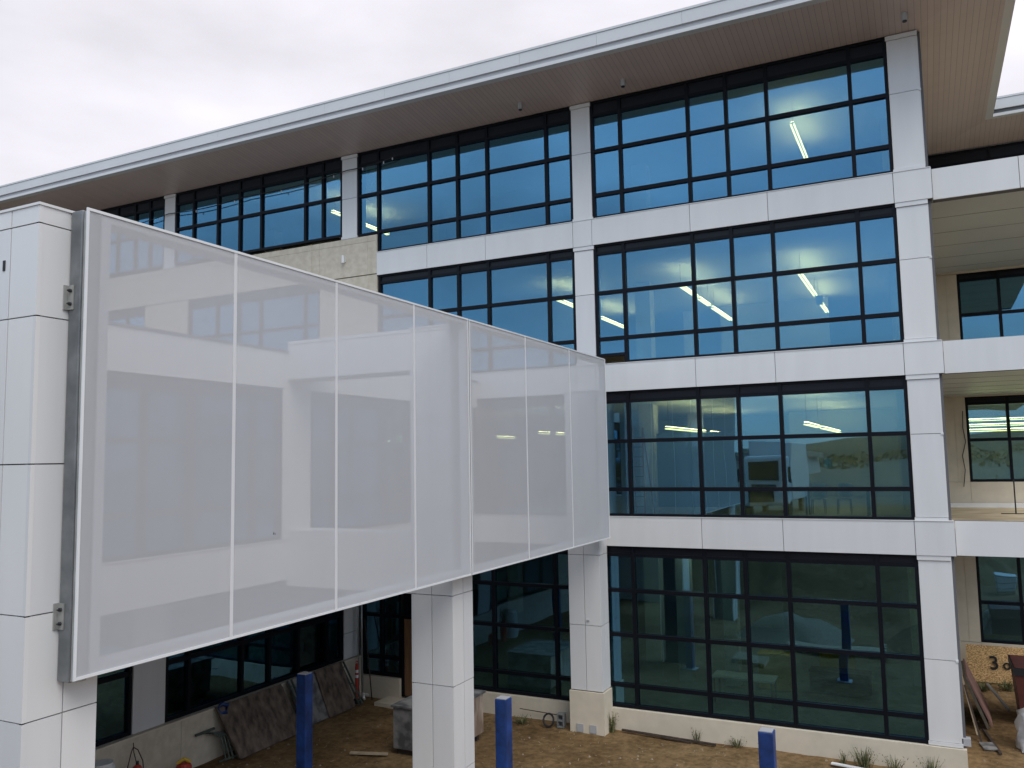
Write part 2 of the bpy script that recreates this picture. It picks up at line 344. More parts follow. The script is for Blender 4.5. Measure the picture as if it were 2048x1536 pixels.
# ------------------------------------------------------------------ facade pieces
FY = 23.60                                 # plane of the white columns of the main front
LV = {4: (7.36, 11.10, 10.66, (9.52, 8.12)), 3: (2.85, 6.55, 6.27, (5.05, 3.63)), 2: (-1.69, 2.02, 1.71, (.53, -.89)), 1: (-7.15, -2.54, -2.81, (-3.83, -5.10, -6.53))}

def window(parent, axis_, at, u0, u1, lv, mulls, sill=None, notch=None, label=None, rows=None, nrm=-1):
    """A glazed bay: along 'x' (plane y=at) or along 'y' (plane x=at). nrm = sign of the outward normal."""
    z0, z1, zp, hs = lv
    if rows is not None: hs = rows
    if sill is not None: z0 = sill
    def bx(mb, a, b, d0, d1, c, d, m=0):     # d0,d1 measured inward from the wall face
        p, q = at-nrm*d0, at-nrm*d1
        if axis_ == 'x': mb.box(a, b, p, q, c, d, m)
        else: mb.box(p, q, a, b, c, d, m)
    fr = MB(); t = .05
    zL = {}
    edges = [u0]+list(mulls)+[u1]
    def base(i):                             # bottom of the i-th module (stepped sill)
        return notch[1] if notch and i in notch[0] else z0
    # verticals
    for i, u in enumerate(edges):
        lo = min(base(max(0, i-1)), base(min(len(edges)-2, i)))
        wv = .05 if 0 < i < len(edges)-1 else .075
        a, b = (u-wv, u+wv) if 0 < i < len(edges)-1 else ((u, u+.085) if i == 0 else (u-.085, u))
        bx(fr, a, b, .02, .20, lo, z1)
    gl = MB(); sp = MB()
    for i, (a, b) in enumerate(zip(edges, edges[1:])):
        a += .05 if i else .085; b -= .05 if i < len(edges)-2 else .085
        zb = base(i)
        bx(fr, a, b, .02, .19, zb, zb+.09); bx(fr, a, b, .02, .19, z1-.06, z1)
        bx(fr, a, b, .03, .18, zp-.04, zp+.05)
        bx(sp, a, b, .075, .10, zp+.05, z1-.06)
        cuts = [zp-.04]
        for h in hs:
            if h > zb+.3: bx(fr, a, b, .025, .185, h-.055, h+.055); cuts += [h+.055, h-.055]
        cuts.append(zb+.09)
        for top, bot in zip(cuts[::2], cuts[1::2]):
            # every pane sits a hair out of true, as real units do
            k1, k2 = random.uniform(-.0035, .0035), random.uniform(-.004, .004)
            pts = []
            hu, hz = (b-a)/2, (top-bot)/2
            for dd in (.095, .107):
                for su, sz in ((-1, -1), (1, -1), (1, 1), (-1, 1)):
                    off = at-nrm*(dd+su*hu*k1+sz*hz*k2); u = (a+b)/2+su*(hu+.004); z = (top+bot)/2+sz*(hz+.004)
                    pts.append((u, off, z) if axis_ == 'x' else (off, u, z))
            i0 = len(gl.v); gl.v += pts
            for q in ((0, 1, 2, 3), (7, 6, 5, 4), (0, 4, 5, 1), (1, 5, 6, 2), (2, 6, 7, 3), (3, 7, 4, 0)):
                gl.f.append(tuple(i0+k for k in q)); gl.mi.append(0)
    f = fr.build('window', 'frame', parent)
    if label: f['label'] = label
    gl.build('pane', 'glass', f); sp.build('head_panel', 'spandrel', f)
    return f

def clad(mb, axis_, at, nrm, u0, u1, z0, z1, ujoints=(), zjoints=(), proud=.0, thick=.05, g=.014, depth=.3):
    """Cladding panels with open joints over a dark backing."""
    def bx(a, b, d0, d1, c, d, m):
        p, q = at+nrm*d1, at+nrm*d0
        if axis_ == 'x': mb.box(a, b, p, q, c, d, m)
        else: mb.box(p, q, a, b, c, d, m)
    us = [u0]+sorted(ujoints)+[u1]; zs = [z0]+sorted(zjoints)+[z1]
    for i, (a, b) in enumerate(zip(us, us[1:])):
        for j, (c, d) in enumerate(zip(zs, zs[1:])):
            pj = random.uniform(-.0025, .0005); bx(a+(g/2 if i else 0), b-(g/2 if i < len(us)-2 else 0), proud-thick, proud+pj, c+(g/2 if j else 0), d-(g/2 if j < len(zs)-2 else 0), random.choice((0, 0, 2, 3)))
    bx(u0+.006, u1-.006, proud-depth, proud-thick-.001, z0+.006, z1-.006, 1)
PM = ['panel', 'gap', 'panel_b', 'panel_c']

# ------------------------------------------------------------------ main building
mb_ = thing('office_building', (-10, 28, G), 'four storey white panelled office building with dark framed blue glazing and a deep brown eave', 'building')
A = mb_
XL = -46.0
BAND = {3: (6.55, 7.36), 2: (2.02, 2.85), 1: (-2.54, -1.69)}
BJ = [-14.80, -12.55, -9.47, -8.84, -5.80, -3.60, -.40]
for k, (c, d) in BAND.items():
    m = MB(); x0 = {3: -16.86, 2: -30, 1: -13.4}[k]
    js = [j for j in BJ if j > x0+.3]
    if k == 2: js += [-19.4, -24.5]
    clad(m, 'x', FY, -1, x0, .50, c, d, js, proud=.05, depth=.4)
    clad(m, 'y', .50, 1, FY-.049, FY+.35, c, d, proud=0.0, depth=.02, thick=.015)
    m.box(x0, .49, FY-.065, FY+.3, d, d+.018, 0)
    m.build('spandrel', PM, A)
cols = [(-.36, .35), (-9.45, -8.83), (-18.40, -17.75), (-27.44, -26.86), (-36.6, -36.0)]
for ci, (a, b) in enumerate(cols):
    for lv in (4, 3, 2, 1):
        if ci > 1 and lv < 4: continue
        if ci == 1 and lv < 3: continue
        z0, z1, zp, hs = LV[lv]
        if ci >= 2: z0 = 8.02
        m = MB(); zj = {4: 9.50, 3: 5.03, 2: .5, 1: -5.09}[lv]
        clad(m, 'x', FY, -1, a, b, z0+.1, z1-.13, [], [zj], depth=.55)
        m.box(a-.025, b+.03, FY-.03, FY+.3, z1-.12, z1-.004, 0); m.box(a-.02, b+.03, FY-.03, FY+.3, z0+.004, z0+.09, 0)
        if ci == 0:
            m.box(b+.001, b+.035, FY+.02, FY+.5, z0+.1, z1-.13, 0)
            m.box(b-.02, b+.045, FY-.012, FY+.1, zj-.03, zj+.02, 0)
            m.box(b+.036, b+.10, FY+.12, FY+.3, z0, z1, 1)
        m.build('column', PM, A)
# glazed bays of the main front (stepped sills as in the photograph)
M4 = [-7.88, -5.78, -4.66, -3.52, -1.32]
for lv, nm in ((4, 'top storey bay of bluish glass beside the corner column'), (3, 'third storey bay of bluish glass with a stepped sill at its left end'), (2, 'second storey bay of darker glass with lit strips inside'), (1, 'tall ground storey bay of dark green glass')):
    window(A, 'x', FY, -8.82, -.37, LV[lv], M4, notch=(([0], 3.09) if lv == 3 else None), label=nm)
M3 = [-16.85, -14.75, -13.63, -12.50, -10.36]
window(A, 'x', FY, -17.74, -9.46, LV[4], M3, notch=([0], 8.05), label='top storey bay with a raised first sill')
window(A, 'x', FY, -16.84, -9.46, LV[3], M3[1:], label='third storey bay above the mesh screen')
window(A, 'x', FY, -26.85, -18.41, LV[4], [-25.84, -24.52, -23.37, -22.27, -20.13, -19.31], sill=8.15, rows=(9.61,), label='top storey bay above the cream panels')
window(A, 'x', FY, -35.98, -27.45, LV[4], [-33.9, -32.8, -31.6, -30.3, -29.22, -28.34], sill=8.15, rows=(9.61,))
window(A, 'x', FY, -45.5, -36.62, LV[4], [-43.4, -42.3, -41.2, -39, -37.6], sill=8.15, rows=(9.61,))
window(A, 'x', FY, -26.0, -19.4, LV[3], [-24.5, -23.37, -22.27, -20.13], label='third storey window between cream piers above the low wing')
window(A, 'x', FY, -35.0, -28.45, LV[3], [-33.0, -31.2, -29.6])
window(A, 'x', FY, -12.88, -9.62, LV[2], [-12.50, -10.36])
window(A, 'x', FY, -14.78, -9.62, LV[1], [-13.63, -12.50, -10.36], label='dark ground storey bay behind the free standing pillars')
window(A, 'x', FY, -17.56, -15.98, LV[1], [-16.78], rows=(-3.83, -5.09, -6.47), sill=-7.06)
# cream precast: spandrel under the top storey on the left, piers, base course
m = MB()
def pre(mb, x0, x1, z0, z1, joints=(), zj=(), proud=.03, y=FY):
    xs_ = [x0]+sorted(joints)+[x1]; zs_ = [z0]+sorted(zj)+[z1]
    for i, (a, b) in enumerate(zip(xs_, xs_[1:])):
        for c, d in zip(zs_, zs_[1:]):
            mb.box(a+.008, b-.008, y-proud, y+.22, c+.008, d-.008, 0)
    mb.box(x0+.01, x1-.01, y-proud+.012, y+.2, z0+.01, z1-.01, 1)
pre(m, XL, -16.86, 6.62, 8.02, [-17.25, -19.4, -19.75, -26.0, -26.4, -28.4, -28.8, -36], [7.80])
for a, b in ((-19.39, -16.86), (-28.44, -26.02), (XL, -35.02)): pre(m, a, b, 2.87, 6.60, [a+.35, b-.35] if b-a < 4 else [], [4.9])
m.build('precast_wall', ['stone', 'stone_smooth'], A)
m = MB()
pre(m, -14.8, -8.83, G-.3, -7.155, [-12.2], proud=.10); pre(m, -8.80, .46, G-.3, -7.155, [-4.4], proud=.10)
pre(m, -17.6, -15.95, G-.3, -7.07, proud=.12)
m.build('base_course', ['stone_smooth', 'stone'], A)
# door in the sheltered corner
d = MB(); d.box(-15.86, -14.90, FY+.05, FY+.11, G+.12, -5.15); dr = d.build('door', 'door', A); dr['label'] = 'brown wooden door half hidden by the near pillar'
h = MB(); h.bar((-15.35, FY+.0, -6.55), (-15.35, FY+.0, -6.25), .05, .03); h.box(-15.37, -15.33, FY, FY+.06, -6.42, -6.38); h.build('handle', 'galv', dr)
d = MB(); d.box(-15.96, -15.87, FY+.0, FY+.16, G+.1, -5.04); d.box(-14.89, -14.80, FY, FY+.16, G+.1, -5.04); d.box(-15.86, -14.90, FY, FY+.16, -5.14, -5.04); d.box(-15.86, -14.90, FY+.02, FY+.12, -5.04, -2.54)
d.build('door_frame', 'frame', A)
d = MB(); d.box(-16.4, -14.6, FY-.9, FY-.13, G-.1, G+.10); d.build('door_step', 'stone_smooth', A)
# floors, ceilings, back walls and corner side
for z0, z1 in ((6.70, 7.30), (2.18, 2.80), (-2.38, -1.75), (G-.25, -7.2)): m = MB(); m.box(XL, .33, FY+.25, 42, z0, z1); m.build('floor_slab', 'floor', A)
for z in (6.50, 1.97, -2.60, 11.02): m = MB(); m.box(XL, .32, FY+.24, 41.9, z, z+.09); m.build('ceiling', 'ceiling', A)
m = MB(); m.box(XL, .33, 42, 42.2, G, 11.1); m.build('rear_wall', 'inwall', A); m = MB(); m.box(XL-.2, XL-.002, FY, 42.2, G, 11.1); m.build('side_wall', 'inwall', A)
m = MB(); m.box(.10, .36, FY+.56, 34.05, G-.2, 11.08); m.build('side_wall', 'stone', A)
# interior partitions and columns seen through the glass
m = MB()
m.box(-8.9, -5.6, 29.6, 29.75, -1.74, .9); m.build('partition', 'bluewall', A)
m = MB()
for a, y0, z0, z1 in ((-21.5, 33, 7.3, 11.0), (-4.5, 36, 2.8, 6.5), (-13.2, 30.5, 2.8, 6.5), (-2.2, 38.5, -1.74, 1.95), (-7, 37, G, -2.6), (-13, 30, 7.31, 11)):
    m = MB(); m.box(a-3.2, a+1.2, y0, y0+.15, z0, z1); m.build('inner_wall', 'inwall', A)
m = MB()
for x in (-.5, -9.1, -18.1, -27.1):
    for y in (29.6, 36.5):
        for z0, z1 in ((7.31, 11.0), (2.81, 6.49), (-1.74, 1.96), (-7.19, -2.61)): m = MB(); m.box(x-.28, x+.28, y-.28, y+.28, z0, z1); m.build('inner_column', 'incol', A)
for x in (-7.4, -5.9): m = MB(); m.box(x-.22, x+.22, 27.2, 27.64, -7.19, -2.61); m.build('inner_column', 'incol', A)

# balcony side on the right
for k, (c, d) in BAND.items(): m = MB(); clad(m, 'x', 23.75, -1, .515, 3.8, c, d, [2.45], proud=0, depth=.35); m.build('balcony_front', PM, A)
for k, (c, d) in BAND.items(): m = MB(); m.box(.38, 3.8, 24.12, 34.0, c+.02, c+.12); [m.box(.40, 3.79, y-.004, y+.004, c+.014, c+.0199, 1) for y in (25.8, 27.6, 29.4, 31.2, 32.9)]; m.build('balcony_soffit', ['balcony_soffit', 'gap'], A)
for k, (c, d) in BAND.items(): m = MB(); m.box(.38, 3.8, 24.12, 33.9, c+.13, d-.22); m.build('balcony_deck', 'deck', A)
for k, (c, d) in BAND.items(): m = MB(); m.box(.45, 3.8, 33.6, 33.93, d-.22, d-.08); m.build('wall_flashing', 'white', A)
BW = 34.0
m = MB()
for z0, z1 in ((-8, -6.62), (-2.68, -1.03), (1.99, 3.2), (6.5, 7.5)): pre(m, .38, 6.6, z0, z1, [1.32, 5.2], y=BW, proud=.0)
for z0, z1 in ((-6.62, -2.68), (-1.03, 1.99), (3.2, 6.5)):
    pre(m, .38, 1.32, z0, z1, [.95], y=BW, proud=.0); pre(m, 5.3, 6.6, z0, z1, y=BW, proud=0)
m.build('precast_wall', ['stone_smooth', 'stone'], A)
window(A, 'x', BW+.05, 1.32, 5.3, (-6.62, -2.68, -3.55, (-5.25,)), [2.62, 3.9])
window(A, 'x', BW+.05, 1.32, 5.3, (-1.03, 2.0, 1.75, (.46,)), [2.62, 3.9])
window(A, 'x', BW+.05, 1.32, 5.3, (3.2, 6.5, 6.25, (4.98,)), [2.62, 3.9])
window(A, 'x', BW+.05, .38, 5.3, (7.4, 11.08, 10.6, (9.5,)), [2.62, 3.9])
m = MB(); m.box(.4, 9, 41.8, 42, G, 11.05)
for z in (-7.3, -2.2, 2.0, 6.6): m.box(.4, 9, 34.3, 41.8, z, z+.2)
m.build('rear_room', 'inwall', A)

# roof with a deep wood-look eave
RX, RY0, RY1, ZE, ZW = 2.65, 21.30, 31.94, 11.42, 11.12     # eave edge lines, edge and wall heights
roof = MB(); OUT = [(XL-3, RY0+.1), (RX-.1, RY0+.1), (RX-.1, RY1+.1), (5.5, RY1+.1), (5.5, 46), (XL-3, 46)]
roof.poly(OUT, ZE+.12, ZE+.54); ro = roof.build('roof', 'roofdark', A)
s = MB(); e = .2; ze = ZE-.13*e
top = [((XL-3, 23.6), (.35, 23.6), (RX-e, RY0+e), (XL-3, RY0+e)), ((.35, 23.6), (.35, 34.24), (RX-e, RY1+e), (RX-e, RY0+e)), ((.35, 34.24), (5.5, 34.24), (5.5, RY1+e), (RX-e, RY1+e))]
for (p0, p1, p2, p3) in top:
    i = len(s.v)
    for dz in (0, .06):
        s.v += [(*p0, ZW+dz), (*p1, ZW+dz), (*p2, ze+dz), (*p3, ze+dz)]
    for q in ((0, 1, 2, 3), (7, 6, 5, 4), (0, 4, 5, 1), (1, 5, 6, 2), (2, 6, 7, 3), (3, 7, 4, 0)): s.f.append(tuple(i+k for k in q)); s.mi.append(0)
s.build('soffit', 'soffit', ro)
f = MB()
xs_ = [XL-3]+[-7.7-2.41*k for k in range(16, -1, -1)]+[-5.25, -2.7, -.1, RX-.012]
for a, b in zip(xs_, xs_[1:]): f.box(a+.003, b-.003, RY0, RY0+.06, ZE+.22, ZE+.57)
f.box(XL-3, RX, RY0-.02, RY0+.14, ZE+.575, ZE+.64)
f.box(XL-3, RX-.05, RY0+.05, RY0+.1, ZE+.08, ZE+.58, 1)
f.box(XL-3, RX, RY0-.015, RY0+.215, ZE-.03, ZE+.07, 0)
f.box(RX-.06, RX-.001, RY0+.005, RY1-.061, ZE+.22, ZE+.57); f.box(RX-.14, RX+.02, RY0+.141, RY1-.1, ZE+.576, ZE+.641)
f.box(RX-.235, RX+.005, RY0+.216, RY1+.195, ZE-.029, ZE+.071, 0)
for a, b in ((RX, 5), (5, 5.5)): f.box(a+.006, b-.006, RY1, RY1+.06, ZE+.22, ZE+.57)
f.box(RX-.1, 5.5, RY1-.02, RY1+.14, ZE+.577, ZE+.642); f.box(RX+.006, 5.5, RY1-.015, RY1+.195, ZE-.028, ZE+.072)
f.build('fascia', ['fascia', 'trim'], ro)

# soffit downlights
for i, (x, y, where) in enumerate(((-10.86, 22.86, 'leftmost small grey downlight under the brown eave'), (-7.47, 22.86, 'middle small grey downlight under the brown eave'), (.11, 22.78, 'small grey downlight under the eave nearest the corner column'))):
    zz = ZW+.13*(23.6-y); t = thing('downlight', (x, y, zz), where, 'lamp', 'downlights under the eave')
    m = MB(); m.tube([(x, y, zz+.02), (x, y, zz-.19)], .075, 12); m.build('housing', 'trim', t)
    m = MB(); m.tube([(x, y, zz-.191), (x, y, zz-.22)], .055, 12); m.build('lens', 'bolt', t)

# string of small bulbs along the top storey heads
t = thing('string_light', (-23, FY-.1, 10.4), 'dark string light cable with small bulbs across the top storey windows', 'string light')
pts = []; nodes = [(-36, 9.95), (-31.2, 10.12), (-27.1, 10.28), (-23, 10.33), (-18.1, 10.52), (-16.3, 10.62), (-15.9, 10.75)]
for (x0, z0), (x1, z1) in zip(nodes, nodes[1:]):
    for k in range(8):
        q = k/8; pts.append((x0+(x1-x0)*q, FY-.09, z0+(z1-z0)*q-.10*math.sin(math.pi*q)*min(1, (x1-x0)/4)))
m = MB(); m.tube(pts, .018, 6); m.build('cable', 'black', t)
for k in range(3, len(pts)-2, 4):
    x, y, z = pts[k]; b = MB(); b.tube([(x, y, z-.02), (x, y, z-.075), (x, y, z-.11)], [.014, .024, .010], 8); b.build('bulb', 'bulb', t)

# interior strip lights (pendants with lit diffusers)
def strip(x, y0, y1, z, label, zc):
    t = thing('strip_light', (x, (y0+y1)/2, z), label, 'lamp', 'lit strip lights hung inside the offices')
    m = MB(); m.box(x-.05, x+.05, y0, y1, z+.03, z+.08); m.build('housing', 'incol', t)
    m = MB(); nl = max(2, int((y1-y0)/.3))
    for q in range(nl):
        a = y0+.02+(y1-y0-.04)*q/nl; b = y0+.02+(y1-y0-.04)*(q+1)/nl-.03
        m.box(x-.07, x-.025, a, b, z, z+.029, 0); m.box(x+.025, x+.07, a, b, z, z+.029, 0)
    m.build('diffuser', 'lamp', t)
    m = MB(); m.box(x-.045, x+.045, y0+.02, y1-.02, z+.081, z+.095); m.build('uplight', 'uplight', t)
    for y in (y0+.2, y1-.2): m = MB(); m.tube([(x, y, z+.08), (x, y, zc)], .008, 5); m.build('suspension', 'galv', t)
strip(-3.16, 26.2, 30.1, 10.2, 'lone lit strip light in the top storey bay beside the corner column', 11.0)
strip(-21.1, 26.4, 27.5, 10.2, 'lit strip light just left of the white top storey column above the cream panels', 11.0)
strip(-21.1, 28.3, 30.4, 10.2, 'lit strip light just right of the white top storey column above the cream panels', 11.0)
for x, ys_, who in ((-3.3, ((27.3, 31.6), (32.3, 35.6)), 'right'), (-7.12, ((27.1, 29.6), (29.9, 31.5), (32.0, 35.4)), 'middle'), (-11.65, ((27.2, 29.6), (31.9, 35.2)), 'left')):
    for k, (a, b) in enumerate(ys_):
        strip(x, a, b, 5.75, ('nearest', 'second', 'farthest')[k]+' lit strip light of the '+who+' row, third storey', 6.5)
for x, ys_, who in ((-3.3, ((27.0, 30.5), (31.5, 38)), 'right'), (-7.6, ((26.7, 32), (33, 38)), 'middle'), (-12.4, ((27.2, 29.4),), 'left'), (-15.8, ((30.5, 32),), 'far left')):
    for k, (a, b) in enumerate(ys_):
        strip(x, a, b, .95, ('nearer', 'farther')[k]+' lit strip light of the '+who+' row, second storey', 1.95)

def cross_strip(x0, x1, y, z, label):
    t = thing('strip_light', ((x0+x1)/2, y, z), label, 'lamp', 'lit strip lights hung inside the offices')
    m = MB(); m.box(x0, x1, y-.05, y+.05, z+.03, z+.08); m.build('housing', 'incol', t)
    m = MB(); m.box(x0+.02, x1-.02, y-.06, y+.06, z, z+.029); m.build('diffuser', 'lamp', t)
    m = MB(); m.box(x0+.02, x1-.02, y-.045, y+.045, z+.081, z+.095); m.build('uplight', 'uplight', t)
for k, (y, z) in enumerate(((35.6, .78), (37.4, 1.02), (39.4, 1.3))): cross_strip(1.2, 5.2, y, z, ('nearest', 'second', 'farthest')[k]+' lit strip across the right edge room behind the balcony')

for x, z, lab in ((-2.39, -.2, 'white paper notice taped inside the second storey glass'), (-2.39, 4.2, 'pale paper notice taped inside the third storey glass')):
    m = MB(); m.box(x-.09, x+.09, FY+.112, FY+.116, z-.13, z+.13); tag(m.build('paper_notice', 'white'), lab, 'notice')

for x, who in ((-2.6, 'right'), (-6.9, 'middle'), (-11.8, 'left')):  # unseen lamps, added only to lift the dark ground storey interior
    t = thing('strip_light', (x, 29, -2.9), 'unseen strip light added to brighten the ground storey, '+who+' of three', 'lamp', 'lit strip lights hung inside the offices')
    m = MB(); m.box(x-.1, x+.1, 25.5, 32, -2.80, -2.72); m.build('housing', 'incol', t)
    m = MB(); m.box(x-.08, x+.08, 25.55, 31.95, -2.83, -2.801); m.build('diffuser', 'fill_cool', t)

# light fittings on the cream wall
for x, z, lab in ((-18.27, 7.28, 'small white wall lamp on the cream panel above the mesh screen'), (-27.2, 7.25, 'small white wall lamp on the cream panel seen through the mesh')):
    t = thing('wall_lamp', (x, FY-.03, z), lab, 'lamp')
    m = MB(); m.box(x-.06, x+.06, FY-.06, FY-.03, z-.1, z+.1); m.build('backplate', 'white', t)
    m = MB(); m.tube([(x, FY-.12, z+.13), (x, FY-.12, z-.14)], .055, 12); m.build('shade', 'white', t)

# ------------------------------------------------------------------ low wing on the left
WX, GX = -12.90, -17.60
W = thing('low_wing', (-16, 14, G), 'two storey white wing behind the mesh screen with a recessed ground storey', 'building')
m = MB(); clad(m, 'y', WX, 1, 2, 23.5, -2.53, -1.66, [3.7, 5.8, 8.2, 10.4, 12.58, 14.5, 15.4, 17.6, 19.8, 21.8], depth=.3)
m.box(WX-.3, WX+.02, 2, 23.5, -1.659, -1.64); m.build('spandrel', PM, W)
m = MB(); clad(m, 'y', WX, 1, 2, 23.5, 1.73, 2.55, [3.7, 5.8, 8.2, 10.48, 12.58, 14.5, 15.4, 17.6, 19.8, 21.8], depth=.3)
m.box(WX-.4, WX+.03, 2, 23.5, 2.552, 2.60, 1); m.build('parapet', PM, W)
m = MB(); clad(m, 'y', WX, 1, 14.45, 15.38, -1.63, 1.72, depth=.3); m.build('column', PM, W)
m = MB(); clad(m, 'y', WX, 1, 5.7, 6.6, -1.63, 1.72, depth=.3); m.build('column', PM, W)
window(W, 'y', WX, 6.62, 14.43, (-1.64, 1.73, 1.45, (.5, -.85)), [7.6, 9.7, 10.8, 11.9, 13.6], nrm=1, label='upper bay of the wing nearest the camera behind the mesh')
window(W, 'y', WX, 15.40, 23.45, (-1.64, 1.73, 1.45, (.5, -.85)), [16.3, 18.4, 19.5, 20.6, 22.6], nrm=1)
window(W, 'y', WX, 2.0, 5.68, (-1.64, 1.73, 1.45, (.5, -.85)), [3.9], nrm=1)
m = MB(); m.box(-34, WX-.02, 2, 23.55, -2.54, -2.30); m.build('floor_slab', 'greyboard', W)
m = MB(); m.box(-34, WX-.3, 2, 23.55, 2.05, 2.35); m.build('roof_deck', 'greyboard', W)
m = MB(); m.box(-34, -33.8, 2, 23.5, G, 2.0); m.box(-24, -23.85, 8, 23.5, -2.29, 2.04); m.box(-34, WX-.3, 1.95, 2.1, -7.9, 2.3); m.build('rear_wall', 'inwall', W)
m = MB(); m.box(-21.2, -21, 2, 23.5, G, -2.56); m.build('inner_wall', 'greyboard', W)  # unseen dark wall added close in so the recessed windows stay dark
m = MB(); m.box(-34, GX-.25, 23.45, 23.56, G, -2.56); m.build('light_stop_wall', 'greyboard', W)  # unseen wall added to shut out light from the main interior
m = MB(); m.box(WX-.36, WX-.02, 1.9, 1.999, -2.53, 2.55); m.build('end_panel', 'panel', W)
# recessed ground storey
m = MB(); pr = []
for a, b in ((2, 8), (8, 12.9), (12.9, 15.9), (15.9, 19.7), (19.7, 23.48)): m.box(GX-.2, GX+.10, a+.008, b-.008, G-.3, -6.47, 0)
m.box(GX-.2, GX+.085, 2, 23.48, G-.3, -6.48, 1)
m.box(GX-.12, GX+.13, 2, 23.48, -6.47, -6.43, 1); m.build('base_course', ['stone', 'stone_smooth'], W)
m = MB(); clad(m, 'y', GX, 1, 14.50, 15.46, -6.42, -2.56, depth=.3); m.build('column', PM, W)
m = MB(); clad(m, 'y', GX, 1, 22.70, 23.48, -6.42, -2.56, [], [-5.6], depth=.3); m.build('column', PM, W)
window(W, 'y', GX, 15.48, 22.68, (-6.42, -2.56, -2.9, (-4.97,)), [16.25, 18.15, 19.25, 20.5, 21.9], nrm=1, label='dark recessed ground window above the leaning boards')
window(W, 'y', GX, 7.0, 14.48, (-6.42, -2.56, -2.9, (-4.97,)), [8.8, 10.6, 12.4], nrm=1, label='dark recessed ground window beside the near pillar')
m = MB(); m.box(GX-.3, GX, 2, 7, -6.42, -2.56); m.build('side_wall', 'stone', W)
m = MB(); m.box(-34, GX-.3, 2, 23.5, G-.1, G+.3); m.build('ground_floor', 'floor', W)

# free standing pillars, with cross beams back to the wing
PX0, PX1 = -9.60, -8.63
def pillar(y0, y1, zt, zb, label, zj, stone=False):
    t = thing('clad_pillar', ((PX0+PX1)/2, (y0+y1)/2, G), label, 'pillar', 'free standing white clad pillars')
    m = MB(); clad(m, 'x', y0, -1, PX0, PX1, zb, zt, [-9.115], zj, depth=.10)
    clad(m, 'y', PX1, 1, y0+.001, y1, zb, zt, [(y0+y1)/2+(.02 if not stone else 0)], zj, depth=.10, proud=-.001)
    clad(m, 'y', PX0, -1, y0+.001, y1, zb, zt, [], zj, depth=.10, proud=-.001)
    m.box(PX0+.1, PX1-.1, y0+.1, y1, zb+.01, zt-.01, 1)
    m.box(PX0-.012, PX1+.012, y0-.012, y1, zt-.0, zt+.03, 0)
    m.build('cladding', PM, t)
    b = MB()
    if stone:
        b.box(PX0-.04, PX1+.04, y0-.04, y1, G-.3, zb-.03); b.build('stone_base', 'stone_smooth', t)
        for x in (-9.33, -8.93):
            p = MB(); p.box(x-.1, x+.1, y0-.065, y0-.041, G+.02, G+.24); p.build('weld_plate', 'trim', t)
    else:
        b.box(PX0+.05, PX1-.05, y0+.05, y1-.05, G-.3, zb+.2); b.build('core', 'trim', t)
    return t
P0 = pillar(5.74, 6.62, 2.92, G, 'nearest white clad pillar carrying the galvanized mast', [2.72, 1.68, .06, -1.55, -2.65, -4.4, -6.0])
P1 = pillar(14.58, 15.40, 2.80, G, 'white clad pillar in the middle beneath the joint of the two mesh screens', [2.72, .90, -1.0, -2.66, -4.42, -6.1])
P2 = pillar(22.88, 23.54, 2.0, -6.58, 'farthest white clad pillar with a cream stone base against the glazing', [.5, -1.69, -2.75, -4.75], stone=True)
m = MB(); m.box(-9.24, -9.20, 5.733, 5.75, 2.24, 2.36); m.build('slot', 'black', P0)
m = MB(); m.box(-9.06, -8.98, 22.84, 22.879, -4.62, -4.59); m.build('sensor', 'trim', P2)
for y0, y1, zt, P in ((5.74, 6.62, 2.92, P0), (14.58, 15.40, 2.80, P1)):
    m = MB(); clad(m, 'x', y0, -1, WX+.003, PX0-.001, 1.93, zt, [-11.87], [2.72], depth=.10); m.box(WX+.004, PX0-.002, y0+.1, y1, 1.932, zt-.002, 0); m.build('upper_beam', PM, P)
    m = MB(); clad(m, 'x', y0, -1, WX+.003, PX0-.001, -2.66, -1.45, [-11.87], depth=.10); m.box(WX+.004, PX0-.002, y0+.1, y1, -2.658, -1.452, 0); m.build('lower_beam', PM, P)

# ------------------------------------------------------------------ mesh screens
SX = -8.30
def screen(y0, y1, seams, label, inset=0):
    t = thing('mesh_screen', (SX, (y0+y1)/2, -2.25), label, 'screen', 'white mesh screens in front of the wing')
    z0, z1 = -2.245, 2.915
    f = MB()
    f.box(SX-.32, SX-.004, y0+inset, y1, z1-.10, z1); f.box(SX-.32, SX-.004, y0+inset, y1, z0, z0+.10)
    f.box(SX-.15, SX-.005, y0+inset, y0+inset+.12, z0+.101, z1-.101); f.box(SX-.15, SX-.005, y1-.12, y1, z0+.101, z1-.101)
    f.box(SX-.01, SX+.012, y0-.004, y1+.004, z1-.02, z1+.012); f.box(SX-.01, SX+.012, y0-.004, y1+.004, z0-.012, z0+.02)
    f.box(SX-.01, SX+.012, y0-.004, y0+.022, z0+.021, z1-.021); f.box(SX-.01, SX+.012, y1-.022, y1+.004, z0+.021, z1-.021)
    f.build('frame', 'seamtop', t)
    ed = [y0+.023]+seams+[y1-.023]
    for a, b in zip(ed, ed[1:]):
        p = MB(); p.box(SX-.002, SX+.002, a+.002, b-.002, z0+.021, z1-.021); p.build('mesh_panel', 'mesh', t)
    for k, y in enumerate(seams):
        p = MB(); p.box(SX+.0025, SX+.006, y-.028, y+.028, z0+.022, z1-.022); p.build('seam', 'seam', t)
    return t
jt = screen(6.08, 14.76, [8.33, 10.50, 12.74], 'large near white mesh screen hung from the galvanized mast', inset=.19)
sc = MB(); sc.quad([(SX+.0032, 9.10, -.97), (SX+.0032, 9.125, -.965), (SX+.0032, 9.115, -.925)]); sc.quad([(SX+.0032, 9.135, -.975), (SX+.0032, 9.15, -.97), (SX+.0032, 9.142, -.94)]); sc.build('tear', 'black', jt)
